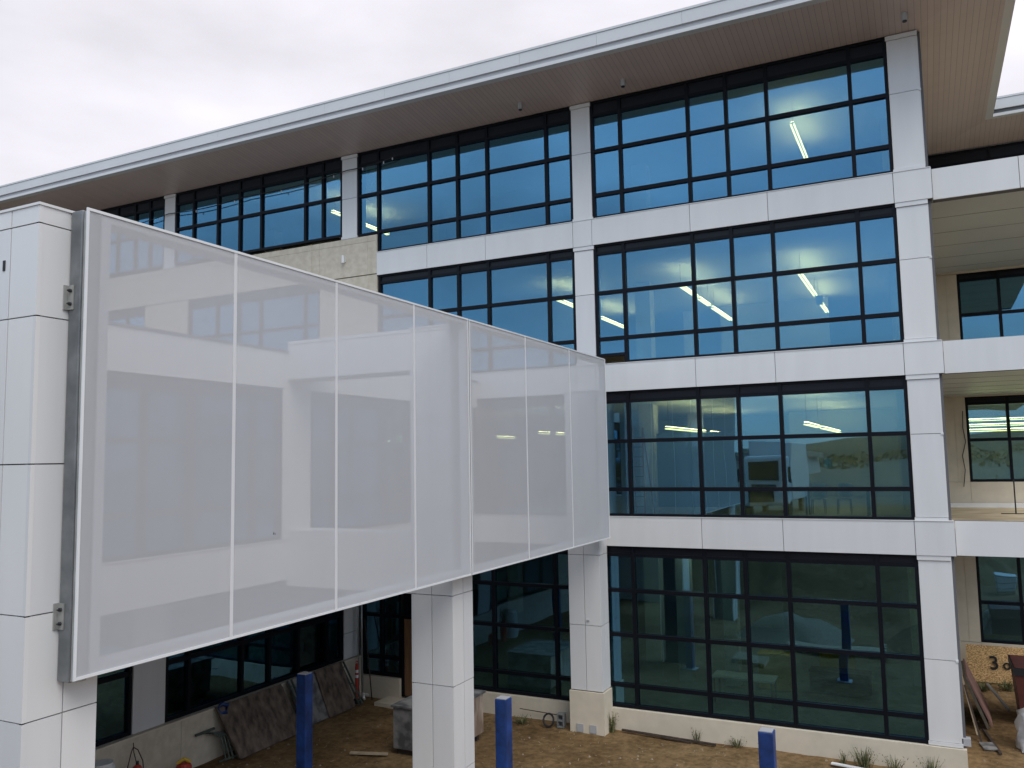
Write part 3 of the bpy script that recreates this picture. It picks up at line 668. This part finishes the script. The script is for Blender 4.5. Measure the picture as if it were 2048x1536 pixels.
jm = MB(); jm.box(SX-.16, SX+.004, 14.766, 14.794, -2.24, 2.91); jo = jm.build('joint_gasket', 'black', jt)
screen(14.80, 22.90, [17.48, 20.16], 'far white mesh screen ending against the main front')

t = thing('galvanized_mast', (-8.53, 6.2, -2.3), 'mottled galvanized steel mast at the near end of the mesh screen', 'mast')
m = MB(); m.box(-8.616, -8.42, 6.11, 6.255, -2.30, 2.93); m.build('post', 'galv', t, bevel=.014)
m = MB(); m.box(-8.415, -8.318, 6.125, 6.25, -2.285, 2.91); m.build('flange', 'galv_pale', t, bevel=.006)
for zc in (1.93, -1.60):
    b = MB(); b.box(-8.627, -8.612, 6.05, 6.094, zc-.14, zc+.14); b.box(-8.627, -8.52, 6.095, 6.108, zc-.14, zc+.14); bo = b.build('bracket', 'galv_pale', t)
    for dz in (-.075, .075):
        k = MB(); k.tube([(-8.56, 6.094, zc+dz), (-8.56, 6.072, zc+dz)], .022, 6); k.tube([(-8.56, 6.072, zc+dz), (-8.56, 6.05, zc+dz)], .011, 6); k.build('bolt', 'bolt', bo)

# ------------------------------------------------------------------ blue posts
for i, (x0, x1, lab) in enumerate(((-13.83, -13.55, 'leftmost square blue steel post, in front of the leaning boards'), (-8.47, -8.20, 'middle square blue steel post, right of the near pillar'), (-3.06, -2.79, 'rightmost square blue steel post, before the tall ground window'))):
    t = thing('blue_post', ((x0+x1)/2, 16.14, G), lab, 'post', 'square blue posts in a row')
    m = MB(); m.box(x0, x1, 16.0, 16.28, G-.2, -4.99); m.build('shaft', 'blue', t, bevel=.02)
    m = MB(); m.box(x0+.02, x1-.02, 16.02, 16.26, -4.989, -4.975); m.build('cap', 'trim', t)
    m = MB(); m.box(x0-.1, x1+.1, 15.9, 16.38, G-.05, G+.03); m.build('base_plate', 'trim', t)

# ------------------------------------------------------------------ boards against the wing
def leaning(name, y0, y1, zt, xb, mats, label, th=.035, xt=GX+.16, cat='board', tilt=0, zb=G+.0, m_i='ply'):
    """a sheet leaning on the wing's base wall; tilt shears its lower edge along the wall"""
    t = MB(); e = Vector((xb-xt, tilt, zb-zt)); n = Vector((-(zb-zt), 0, xb-xt)); n = n.normalized()
    if n.x < 0: n = -n
    c = Vector(((xt+xb)/2, (y0+y1)/2+tilt/2, (zt+zb)/2))
    t.obox(c+n*th/2, Vector((0, (y1-y0)/2, 0)), e/2, n*th/2)
    o = t.build(name, mats, None); tag(o, label, cat); return o
leaning('formwork_panel', 16.95, 19.45, -6.42, -16.78, ['ply'], 'large brown stained formwork panel leaning on the cream base under the dark window', tilt=.25, th=.06)
leaning('formwork_panel', 17.2, 19.6, -6.52, -17.0, ['plyedge'], 'weathered panel standing just behind the large brown stained one', tilt=.15, xt=GX+.12)
leaning('formwork_panel', 19.75, 22.0, -6.40, -16.95, ['greyboard'], 'grey brown board leaning behind the leftmost blue post', tilt=.2, th=.05)
leaning('formwork_panel', 20.9, 22.2, -6.36, -16.90, ['ply'], 'small stained board at the right end of the leaning stack', tilt=.15, xt=GX+.24, th=.04)
for k, (y, lab) in enumerate(((19.72, 'dark steel frame leaning left of the grey board'), (22.2, 'dark steel frame leaning at the right end of the boards'))):
    t = thing('steel_ladder_rack', (-17.1, y, G), lab, 'frame', 'dark steel frames among the boards')
    for j, dy in enumerate((0, .16)):
        m = MB(); m.bar((-17.38, y+dy, -6.38), (-16.78, y+dy+.25, G+.02), .05, .05); m.build('rail', 'greenmetal', t)
    m = MB()
    for q in (.12, .5, .9): m.bar((-17.38+.6*q, y+.25*q, -6.38+(G+6.4)*q), (-17.38+.6*q, y+.16+.25*q, -6.38+(G+6.4)*q), .03, .03)
    m.build('rung', 'greenmetal', t)
# tangle of conduit and legs left of the big panel
t = thing('trestle', (-17.0, 16.9, G), 'folded green metal trestle against the cream base left of the big panel', 'trestle')
for k, dy in enumerate((0, .10, .2, .32)):
    m = MB(); m.tube([(-17.42, 16.55+dy, -6.95-.04*k), (-17.30, 16.75+dy, -6.98-.03*k), (-17.15, 16.92+dy, -7.15), (-17.0+.03*k, 16.95+dy, G+.03)], .024, 6); m.build('leg', 'greenmetal', t)
m = MB(); m.bar((-17.42, 16.3, -6.95), (-17.38, 16.9, -6.93), .06, .05); m.bar((-17.05, 16.75, G+.06), (-16.95, 17.3, G+.07), .04, .04); m.build('crossbar', 'greenmetal', t)
t = MB(); t.tube([(-17.36, 17.0, -6.43), (-17.36, 17.12, -6.36), (-17.33, 17.3, -6.43), (-17.30, 17.22, -6.6), (-17.33, 17.05, -6.58), (-17.36, 17.0, -6.45)], [.03, .06, .07, .06, .05, .02], 8)
tag(t.build('blue_rag', 'blue', smooth=True), 'blue rag draped on the corner of the big stained panel', 'rag')
# delineator
t = thing('delineator_post', (-17.2, 22.85, G), 'slim red traffic post with two white bands in the corner', 'traffic post')
m = MB(); m.tube([(-17.2, 22.85, G+.08), (-17.2, 22.85, G+1.12)], .055, 14); m.build('tube', 'red', t, smooth=False)
m = MB(); m.tube([(-17.2, 22.85, G+1.12), (-17.2, 22.85, G+1.18), (-17.2, 22.85, G+1.22)], [.045, .05, .03], 12); m.tube([(-17.2, 22.80, G+1.25), (-17.2, 22.85, G+1.30), (-17.2, 22.90, G+1.25)], .016, 6); m.build('handle', 'red', t)
for z in (.76, .92):
    m = MB(); m.tube([(-17.2, 22.85, G+z), (-17.2, 22.85, G+z+.09)], .058, 14); m.build('white_band', 'white', t)
m = MB(); m.tube([(-17.2, 22.85, G-.02), (-17.2, 22.85, G+.04), (-17.2, 22.85, G+.08)], [.2, .2, .08], 10); m.build('rubber_base', 'black', t)
# pipes in the corner
for k, (a, b, r_, mt, lab) in enumerate((((-17.40, 23.35, -2.7), (-17.12, 23.05, G), .028, 'conduit', 'bright steel conduit standing in the inner corner'), ((-17.46, 23.20, -2.7), (-17.30, 23.1, G), .022, 'conduit', 'thin steel conduit behind the bright one in the inner corner'), ((-17.30, 23.42, -5.2), (-16.85, 23.2, G), .02, 'rust', 'short dark rod leaning in the inner corner'))):
    m = MB(); m.tube([a, b], r_, 8); tag(m.build('pipe', mt, smooth=True), lab, 'pipe')
m = MB(); m.tube([(-17.42, 21.9, G+.06), (-17.3, 23.2, G+.07)], .05, 8); tag(m.build('pipe', 'pvc', smooth=True), 'white plastic pipe lying on the dirt at the foot of the cream wall', 'pipe')
m = MB(); m.tube([(-16.95, 22.9, G+.08), (-17.1, 23.05, G+.2), (-17.0, 23.2, G+.12)], .05, 8); tag(m.build('pipe_elbow', 'pvc', smooth=True), 'short white pipe elbow beside the red traffic post', 'pipe')
# things at the lower edge
t = thing('plastic_drum', (-17.15, 13.35, G), 'white plastic drum half out of view by the near pillar', 'drum')
m = MB(); m.tube([(-17.15, 13.35, G), (-17.15, 13.35, G+.1), (-17.15, 13.35, G+1.0), (-17.15, 13.35, G+1.06)], [.24, .27, .27, .22], 20); m.build('body', 'white', t); m = MB(); m.tube([(-17.15, 13.35, G+1.061), (-17.15, 13.35, G+1.11)], .225, 18); m.build('lid', 'white', t)
t = thing('gas_cylinder', (-17.1, 14.25, G), 'tall red cylinder with a looped black hose', 'cylinder')
m = MB(); m.tube([(-17.1, 14.25, G), (-17.1, 14.25, G+.64), (-17.1, 14.25, G+.74), (-17.1, 14.25, G+.78)], [.13, .13, .09, .04], 18); m.build('tank', 'red', t)
m = MB(); m.tube([(-17.1, 14.25, G+.78), (-17.1, 14.25, G+.86)], .035, 10); m.build('valve', 'bolt', t)
m = MB(); m.tube([(-17.12, 13.98, G+.45), (-17.14, 14.02, G+.8), (-17.2, 14.16, G+1.08), (-17.25, 14.25, G+1.16), (-17.2, 14.34, G+1.08), (-17.14, 14.44, G+.8), (-17.12, 14.45, G+.5)], .013, 6); m.tube([(-17.25, 14.25, G+1.26), (-17.23, 14.25, G+1.05), (-17.12, 14.25, G+.8)], .011, 6); m.build('hose', 'rust', t)
t = thing('fuel_can', (-16.95, 15.5, G), 'red fuel can with a yellow top on the dirt', 'can')
m = MB(); m.tube([(-16.95, 15.5, G), (-16.95, 15.5, G+.36), (-16.95, 15.5, G+.44)], [.19, .19, .14], 14); m.build('body', 'red', t); m = MB(); m.tube([(-17.05, 15.38, G+.445), (-16.95, 15.5, G+.54), (-16.85, 15.62, G+.445)], .045, 8); m.build('handle', 'yellow', t)

# crate behind the middle pillar
t = thing('plywood_crate', (-12.5, 20.3, G), 'large grey and tan plywood crate standing behind the middle pillar', 'crate')
m = MB(); m.box(-13.25, -11.69, 19.2, 21.35, G+.16, -6.52); m.build('body', ['greyboard'], t)
m = MB(); m.box(-11.689, -11.66, 19.22, 21.33, G+.16, -6.53); m.build('side_board', 'tanply', t)
m = MB(); m.box(-13.3, -11.6, 19.15, 21.4, -6.519, -6.47); m.build('lid', 'greyboard', t)
m = MB()
for y in (19.3, 20.2, 21.1): m.box(-13.2, -11.75, y, y+.12, G-.05, G+.158)
m.build('skid', 'rust', t)
m = MB(); m.bar((-14.3, 18.7, G+.05), (-13.3, 19.0, G+.06), .12, .04); tag(m.build('timber_offcut', 'timber'), 'pale timber offcut lying beside the plywood crate', 'timber')
# concrete block
t = thing('concrete_block', (-9.75, 23.1, G), 'grey hollow concrete block standing on end by the stone based pillar', 'block')
m = MB(); x, y = -10.0, 23.05
m.box(x-.2, x+.2, y-.1, y-.0701, G, G+.40) if False else None
for a, b, c, d in ((-.11, .11, .0, .04), (-.11, .11, .18, .22), (-.11, .11, .36, .40)): m.box(x+a, x+b, y-.1, y+.1, G+c, G+d)
m.box(x-.11, x-.075, y-.099, y+.1, G+.041, G+.179); m.box(x+.075, x+.11, y-.099, y+.1, G+.041, G+.179); m.box(x-.11, x-.075, y-.099, y+.1, G+.221, G+.359); m.box(x+.075, x+.11, y-.099, y+.1, G+.221, G+.359)
m.box(x-.07, x+.07, y+.05, y+.09, G+.041, G+.359)
m.build('body', 'cinder', t)
# steel strips on the ground
m = MB(); m.bar((-8.25, 23.33, G+.06), (-5.55, 23.18, G+.04), .07, .05); m.bar((-7.6, 23.27, G+.05), (-6.2, 23.12, G+.03), .05, .03); tag(m.build('steel_strip', 'rust'), 'long dark rusty steel strip lying along the cream base', 'steel strip')
m = MB(); m.bar((-2.6, 22.95, G+.05), (-1.0, 22.7, G+.04), .12, .03); tag(m.build('white_strip', 'white'), 'white painted strip on the dirt below the tall ground window', 'strip')
m = MB(); m.bar((-11.5, 23.35, G+.28), (-10.3, 23.4, G+.22), .02, .02); tag(m.build('rod', 'rust'), 'thin dark rod leaning along the base behind the middle blue post', 'rod')
t = MB(); t.tube([(-10.35+.16*math.cos(a), 22.9+.05*math.sin(a), G+.2+.17*math.sin(a)) for a in [k*math.pi/8 for k in range(17)]], .03, 6, cap=False); tag(t.build('hose_coil', 'black'), 'black hose loop half hidden by the middle blue post', 'hose')

# ------------------------------------------------------------------ right hand yard behind the corner column
m = MB(); m.obox((3.0, 33.05, G+.62), (2.2, 0, 0), (0, .05, .60), (0, .012, -.001)); ob = m.build('osb_sheet', 'osb'); tag(ob, 'golden chipboard sheet with handwritten numbers against the cream wall', 'board')
def write(body, size, dx, dz):
    cu = bpy.data.curves.new('writing', 'FONT'); cu.body = body; cu.size = size; cu.extrude = .002; cu.offset = .010
    tmp = bpy.data.objects.new('writing', cu); COL.objects.link(tmp)
    dg = bpy.context.evaluated_depsgraph_get(); me = bpy.data.meshes.new_from_object(tmp.evaluated_get(dg))
    bpy.data.objects.remove(tmp); me.materials.clear(); me.materials.append(M['paint_mark'])
    wo = bpy.data.objects.new('handwriting', me); COL.objects.link(wo); wo.parent = ob
    wo.location = Vector((1.47+dx, 32.995, G+.46+dz))-ob.location; wo.rotation_euler = (R(88), R(-4), 0)
write('3', .62, 0, 0); write('o', .46, .40, .03); write('f', .56, .66, .05)
m = MB(); m.obox((.92, 28.7, -7.0), (.28, 0, -.66), (0, 1.15, 0), (.02, 0, .010)); tag(m.build('plywood_sheet', 'redply'), 'reddish plywood sheet leaning against the corner of the building', 'board')
m = MB(); m.obox((.84, 28.5, -7.02), (.25, 0, -.66), (0, 1.15, 0), (.03, 0, .012)); tag(m.build('plywood_sheet', 'plyedge'), 'dark board behind the reddish leaning sheet', 'board')
for k, (a, b, mt, lab) in enumerate((((.55, 26.6, -6.35), (.86, 26.3, G), 'rust', 'dark bar leaning nearest the corner column'), ((.5, 27.2, -6.2), (.80, 26.9, G), 'timber', 'timber batten leaning between dark bars'), ((.95, 27.6, G+.02), (1.25, 25.4, G+.03), 'rust', 'dark bar lying on the dirt by the corner column'), ((1.3, 31.4, G+.35), (1.75, 29.6, G+.05), 'conduit', 'pale pole lying on the grass before the chipboard'))):
    m = MB(); m.bar(a, b, .07, .05); tag(m.build('bar', mt), lab, 'bar')
t = thing('steel_bin', (2.5, 29, G), 'dark red steel waste bin at the right edge', 'bin')
m = MB(); i0 = len(m.v)
for z, e in ((G+.05, 0), (-6.13, .12)):
    m.v += [(1.98-e, 28.3-e, z), (3.5+e, 28.3-e, z), (3.5+e, 29.8+e, z), (1.98-e, 29.8+e, z)]
for q in ((0, 3, 2, 1), (0, 1, 5, 4), (1, 2, 6, 5), (2, 3, 7, 6), (3, 0, 4, 7), (4, 5, 6, 7)): m.f.append(q); m.mi.append(0)
m.build('body', 'darkred', t)
m = MB(); m.box(1.84, 3.64, 28.16, 28.2, -6.34, -6.13); m.box(1.84, 1.88, 28.201, 29.94, -6.34, -6.13); m.build('rim', 'black', t)
bm_ = MB()
for k in range(9):
    z = G+1.05*k/8; n_ = 14
    for j in range(n_):
        a = 2*math.pi*j/n_; r_ = (.42-.10*k/8)*(1+.18*math.sin(5*a+k)+.12*noise.noise(Vector((j*1.3, k*.9, 2))))*(1 if k < 8 else .4)
        bm_.v.append((2.08+r_*math.cos(a), 26.2+r_*math.sin(a), z))
for k in range(8):
    for j in range(14):
        bm_.f.append((k*14+j, k*14+(j+1) % 14, (k+1)*14+(j+1) % 14, (k+1)*14+j)); bm_.mi.append(0)
bm_.f.append(tuple(8*14+j for j in range(14))); bm_.mi.append(0)
tag(bm_.build('tarp_bundle', 'tarp', smooth=True), 'pale tarpaulin bundle at the right edge before the red bin', 'tarp')
m = MB(); m.obox((1.0, 25.9, G+.04), (.16, .05, 0), (-.05, .28, 0), (0, 0, .015)); tag(m.build('steel_plate', 'greyboard'), 'grey plate lying on the dirt right of the corner column', 'plate')
m = MB(); m.box(.36, .55, 23.62, 23.85, -7.1, -6.93); tag(m.build('joint_box', 'trim'), 'small grey box at the foot of the corner column', 'box')
# rod on stand on the balcony
t = thing('stand_rod', (2.3, 30.2, -1.9), 'thin dark rod on a flat foot on the balcony deck', 'rod')
m = MB(); m.tube([(2.35, 30.2, -1.90), (2.35, 30.2, -.85)], .022, 6); m.build('rod', 'black', t); m = MB(); m.bar((1.95, 30.2, -1.9), (2.75, 30.2, -1.9), .1, .02); m.build('foot', 'black', t)
m = MB(); m.tube([(1.22, 33.95, 1.5), (1.19, 33.94, .9), (1.25, 33.94, .4), (1.12, 33.94, -.1), (1.18, 33.94, -.6), (1.1, 33.94, -1.2)], .014, 5); tag(m.build('loose_cable', 'black'), 'thin loose cable hanging down the cream balcony wall', 'cable')

# ------------------------------------------------------------------ weeds and scattered debris
def weed(x, y, h, n, spread, label):
    m = MB()
    for k in range(n):
        a = random.uniform(0, 6.28); r_ = random.uniform(0, spread*.35); hh = h*random.uniform(.45, 1)
        p = Vector((x+r_*math.cos(a), y+r_*math.sin(a), G-.02)); lean = Vector((math.cos(a), math.sin(a), 0))*random.uniform(.1, .6)*spread
        wd = Vector((-math.sin(a), math.cos(a), 0))*random.uniform(.006, .013)
        mid = p+lean*.4+Vector((0, 0, hh*.6)); tip = p+lean+Vector((0, 0, hh))
        i = len(m.v); m.v += [tuple(p-wd), tuple(p+wd), tuple(mid+wd*.8), tuple(mid-wd*.8), tuple(tip)]
        m.f += [(i, i+1, i+2, i+3), (i+3, i+2, i+4)]; m.mi += [0, 0]
        if k % 2 == 0:      # side leaves
            for q in (.35, .6, .85):
                c = p.lerp(tip, q); e = Vector((random.uniform(-1, 1), random.uniform(-1, 1), random.uniform(.1, .8))).normalized()*random.uniform(.04, .09); s_ = e.cross(Vector((0, 0, 1))).normalized()*.012
                i = len(m.v); m.v += [tuple(c), tuple(c+e*.5+s_), tuple(c+e), tuple(c+e*.5-s_)]; m.f.append((i, i+1, i+2, i+3)); m.mi.append(0)
    o = m.build('weed', 'grass'); tag(o, label, 'weed', 'weeds along the cream base course'); return o
for x, y, h, n, s_, lab in ((-8.55, 23.25, .62, 46, .34, 'tall weed in the corner beside the stone pillar base'), (-6.1, 23.35, .42, 18, .25, 'thin weed above the middle of the rusty strip'), (-5.0, 23.38, .34, 40, .5, 'low weed clump left of the rightmost blue post'), (-4.2, 23.35, .36, 16, .3, 'sparse weed just left of the rightmost blue post'), (-2.35, 23.2, .40, 14, .25, 'sparse weed right of the rightmost blue post'), (-1.85, 23.05, .55, 90, .5, 'bushy weed clump below the tall ground window'), (-1.15, 23.1, .45, 36, .45, 'grassy weed clump left of the white strip end'), (-.35, 23.1, .5, 46, .5, 'spreading weed clump beneath the corner column'), (-11.2, 22.9, .26, 60, .5, 'low weed clump behind the middle blue post'), (1.2, 31.9, .35, 80, .6, 'grass clump before the left end of the chipboard'), (1.9, 32.3, .4, 90, .7, 'grass clump beneath the handwritten numbers'), (.9, 28.9, .25, 30, .4, 'small grass clump under the leaning reddish sheet')):
    weed(x, y, h, n, s_, lab)
m = MB()
for k in range(420):
    x = random.uniform(-17, 2.5); y = random.uniform(17.0, 33) if x > .6 else random.uniform(16.5, 23.3)
    r_ = random.choice((.02, .025, .03, .05)); i = len(m.v); z = gz(x, y)
    for j in range(5):
        a = j*1.2566+random.uniform(-.3, .3); m.v.append((x+r_*math.cos(a)*random.uniform(.7, 1.3), y+r_*math.sin(a), z-.01))
    m.v.append((x, y, z+r_*.8))
    for j in range(5): m.f.append((i+j, i+(j+1) % 5, i+5)); m.mi.append(0)
tag(m.build('pebbles', 'pebble'), 'pale pebbles scattered over the dirt', 'pebbles', kind='stuff')
m = MB()
for k in range(420):
    x = random.uniform(-17, 2.5); y = random.uniform(17.0, 33) if x > .6 else random.uniform(16.5, 23.3)
    a = random.uniform(0, 3.14); l_ = random.uniform(.03, .13); z = gz(x, y)+.012
    d_ = Vector((math.cos(a), math.sin(a), 0))*l_/2; m.bar(Vector((x, y, z))-d_, Vector((x, y, z+random.uniform(0, .03)))+d_, random.choice((.006, .008, .016)), .005)
tag(m.build('straw', 'straw'), 'straw and wood scraps scattered over the dirt', 'straw', kind='stuff')

# ------------------------------------------------------------------ things inside the offices
def ladder(x, y, z, h, lab):
    t = thing('step_ladder', (x, y, z), lab, 'ladder')
    for s_ in (-1, 1):
        m = MB(); m.bar((x+s_*.28, y, z), (x+s_*.16, y+.35, z+h), .07, .03); m.build('rail', 'orange', t)
        m = MB(); m.bar((x+s_*.30, y+.9, z), (x+s_*.16, y+.38, z+h), .05, .03); m.build('rear_leg', 'orange', t)
    m = MB()
    for k in range(1, int(h/.3)): q = k*.3/h; m.bar((x-.28+.12*q, y+.35*q, z+k*.3), (x+.28-.12*q, y+.35*q, z+k*.3), .07, .025)
    m.build('step', 'galv', t)
ladder(-8.0, 24.5, -1.74, 2.7, 'orange step ladder behind the second storey glass')
def chair(x, y, z, lab):
    t = thing('stacked_chair', (x, y, z), lab, 'chair', 'white chairs inside')
    m = MB(); m.obox((x, y, z+.46), (.21, 0, 0), (0, .2, 0), (0, 0, .012)); m.build('seat', 'white', t)
    m = MB(); m.obox((x, y+.22, z+.70), (.2, 0, 0), (0, .03, .2), (0, .012, 0)); m.build('backrest', 'white', t)
    for sx in (-1, 1):
        for sy in (-1, 1): m = MB(); m.tube([(x+sx*.19, y+sy*.19, z), (x+sx*.17, y+sy*.17, z+.455)], .013, 6); m.build('leg', 'galv', t)
chair(-3.0, 26.6, -1.74, 'white chair behind the second storey glass, left of the other'); chair(-2.3, 26.9, -1.74, 'white chair behind the second storey glass, right of the other')
def table(x, y, z, lab, mt='white'):
    t = thing('work_table', (x, y, z), lab, 'table')
    m = MB(); m.box(x-.9, x+.9, y-.4, y+.4, z+.72, z+.76); m.build('tabletop', mt, t)
    for sx in (-1, 1):
        for sy in (-1, 1): m = MB(); m.box(x+sx*.82-.025, x+sx*.82+.025, y+sy*.33-.025, y+sy*.33+.025, z, z+.719); m.build('leg', 'galv', t)
table(-5.2, 25.6, -7.19, 'pale work table inside the tall ground window'); table(-2.4, 25.9, -1.74, 'pale table behind the second storey glass', 'black')
t = thing('cabinet', (-2.7, 27.5, -7.19), 'low black cabinet inside the tall ground window', 'cabinet')
m = MB(); m.box(-3.6, -1.9, 27.3, 27.9, -7.19, -6.55); m.build('body', 'black', t); m = MB(); m.box(-3.62, -1.88, 27.28, 27.92, -6.549, -6.5); m.build('top', 'black', t)
for k, (x, y, mt, lab) in enumerate(((-2.9, 28.6, 'yellow', 'yellow crate stacked behind the black cabinet'), (-4.6, 27.6, 'yellow', 'yellow crate on the floor inside the tall ground window'))):
    t = thing('yellow_crate', (x, y, -7.19), lab, 'crate')
    m = MB(); m.box(x-.5, x+.5, y-.3, y+.3, -7.19, -6.2); m.build('body', mt, t); m = MB(); m.box(x-.52, x+.52, y-.32, y+.32, -6.199, -6.13); m.build('rim', mt, t)

# ------------------------------------------------------------------ behind the camera (mirrored in the glass)
t = thing('box_truck', (-8.7, -8, -3.35), 'tall white box truck parked on the bank behind the viewpoint', 'truck')
Z = -3.35
m = MB(); m.box(-10.0, -7.4, -12, -5.2, Z+1.0, Z+4.3); m.build('cargo_box', 'truckwhite', t, bevel=.05)
m = MB(); m.box(-9.95, -7.45, -5.1, -3.2, Z+.7, Z+3.5); cb = m.build('cab', 'truckwhite', t, bevel=.2)
m = MB(); m.box(-9.7, -7.9, -3.22, -3.15, Z+1.9, Z+3.1); m.build('windscreen', 'black', cb)
m = MB(); m.box(-9.6, -8.1, -3.21, -3.13, Z+.95, Z+1.7); m.build('grille', 'black', cb)
for x in (-10.15, -7.25): m = MB(); m.box(x-.08, x+.08, -3.5, -3.35, Z+1.9, Z+2.7); m.build('mirror', 'black', cb)
for x in (-9.8, -7.6):
    for y in (-4.3, -10.2):
        m = MB(); m.tube([(x-.15, y, Z+.5), (x+.15, y, Z+.5)], .5, 18); m.build('wheel', 'black', t)
t = thing('warehouse', (-60, -110, G), 'long low pale warehouse far behind the viewpoint', 'building')
m = MB(); m.box(-110, -20, -130, -105, G, 0); m.build('wall', 'wall_pale', t); m = MB(); m.box(-111, -19, -131, -104, .01, 1.2); m.build('roof', 'roofdark', t)
m = MB()
for k in range(8): m.box(-106+k*11, -101+k*11, -105.0, -104.9, G, -3)
m.build('shutter', 'trim', t)
m = MB()
for k in range(5200):                       # a far-off wood that reads as one dark band
    x = random.uniform(-170, 150); y = -185+random.uniform(-14, 14)
    hh = 4.5+3.2*noise.noise(Vector((x*.05, 0, 0)))+2.0*noise.noise(Vector((x*.21, 3, 0)))
    p = Vector((x, y, -3.6+max(.4, hh)*random.random()**.7))
    a_ = Vector((random.gauss(0, 1), random.gauss(0, 1), random.gauss(0, 1))).normalized()*.75; b_ = a_.cross(Vector((random.random(), random.random(), 1))).normalized()*.5
    m.quad([p-a_, p-b_, p+a_, p+b_])
tag(m.build('far_wood', 'leaf'), 'dark wood along the horizon behind the viewpoint', 'wood', kind='stuff')

# site clutter in the yard below the picture, mirrored in the ground storey glass
t = thing('lumber_stack', (-3.5, 12, G), 'stack of pale lumber on blocks in the yard', 'lumber')
for j in range(3):
    for k in range(5): m = MB(); m.box(-5.4+random.uniform(-.1, .1), -1.8+random.uniform(-.1, .1), 11.4+k*.22, 11.58+k*.22, G+.12+j*.07, G+.18+j*.07); m.build('plank', 'timber', t)
m = MB(); m.box(-5, -4.8, 11.3, 12.6, G-.02, G+.119); m.build('block', 'rust', t); m = MB(); m.box(-2.4, -2.2, 11.3, 12.6, G-.02, G+.119); m.build('block', 'rust', t)
for k, (x, y, lab) in enumerate(((-6.4, 14.5, 'empty timber pallet nearer the building'), (.4, 13.6, 'empty timber pallet beyond the lumber stack'))):
    t = thing('pallet', (x, y, G), lab, 'pallet')
    for j in range(6): m = MB(); m.box(x-.6, x+.6, y-.5+j*.18, y-.4+j*.18, G+.10, G+.13); m.build('slat', 'timber', t)
    for j in range(3): m = MB(); m.box(x-.6+j*.54, x-.48+j*.54, y-.5, y+.5, G-.01, G+.099); m.build('runner', 'timber', t)
def mound(x, y, r, h, seed):
    m = MB(); n_ = 26; rr = 9
    for i in range(rr+1):
        for j in range(n_):
            a = 2*math.pi*j/n_; q = i/rr; R_ = r*q*(1+.25*noise.noise(Vector((math.cos(a)*1.5+seed, math.sin(a)*1.5, 0))))
            m.v.append((x+R_*math.cos(a), y+R_*math.sin(a), G-.05+h*(1-q*q)**1.3*(1+.3*noise.noise(Vector((R_*math.cos(a), R_*math.sin(a), seed)))) ))
    for i in range(rr):
        for j in range(n_): m.f.append((i*n_+j, (i+1)*n_+j, (i+1)*n_+(j+1) % n_, i*n_+(j+1) % n_)); m.mi.append(0)
    return m
o = mound(1.6, 9.5, 3.2, 1.7, 2).build('earth_mound', 'dirt', smooth=True); tag(o, 'heap of dug earth in the yard in front of the tall ground window', 'mound')
o = mound(-5.6, 9.2, 2.2, 1.1, 7).build('gravel_heap', 'pebble', smooth=True); tag(o, 'smaller heap of pale gravel in the yard', 'mound')
t = thing('skid_tank', (3.4, 15.5, G), 'white plastic water tank in a steel cage in the yard', 'tank')
m = MB(); m.box(2.95, 3.95, 15.0, 16.0, G+.15, G+1.1); m.build('tank', 'white', t, bevel=.08)
for z in (.35, .7, 1.05): m = MB(); m.tube([(2.92, 14.97, G+z), (3.98, 14.97, G+z), (3.98, 16.03, G+z), (2.92, 16.03, G+z), (2.92, 14.97, G+z)], .015, 6); m.build('cage_bar', 'galv', t)
m = MB(); m.box(2.95, 3.95, 15.0, 16.0, G-.01, G+.149); m.build('skid', 'timber', t)
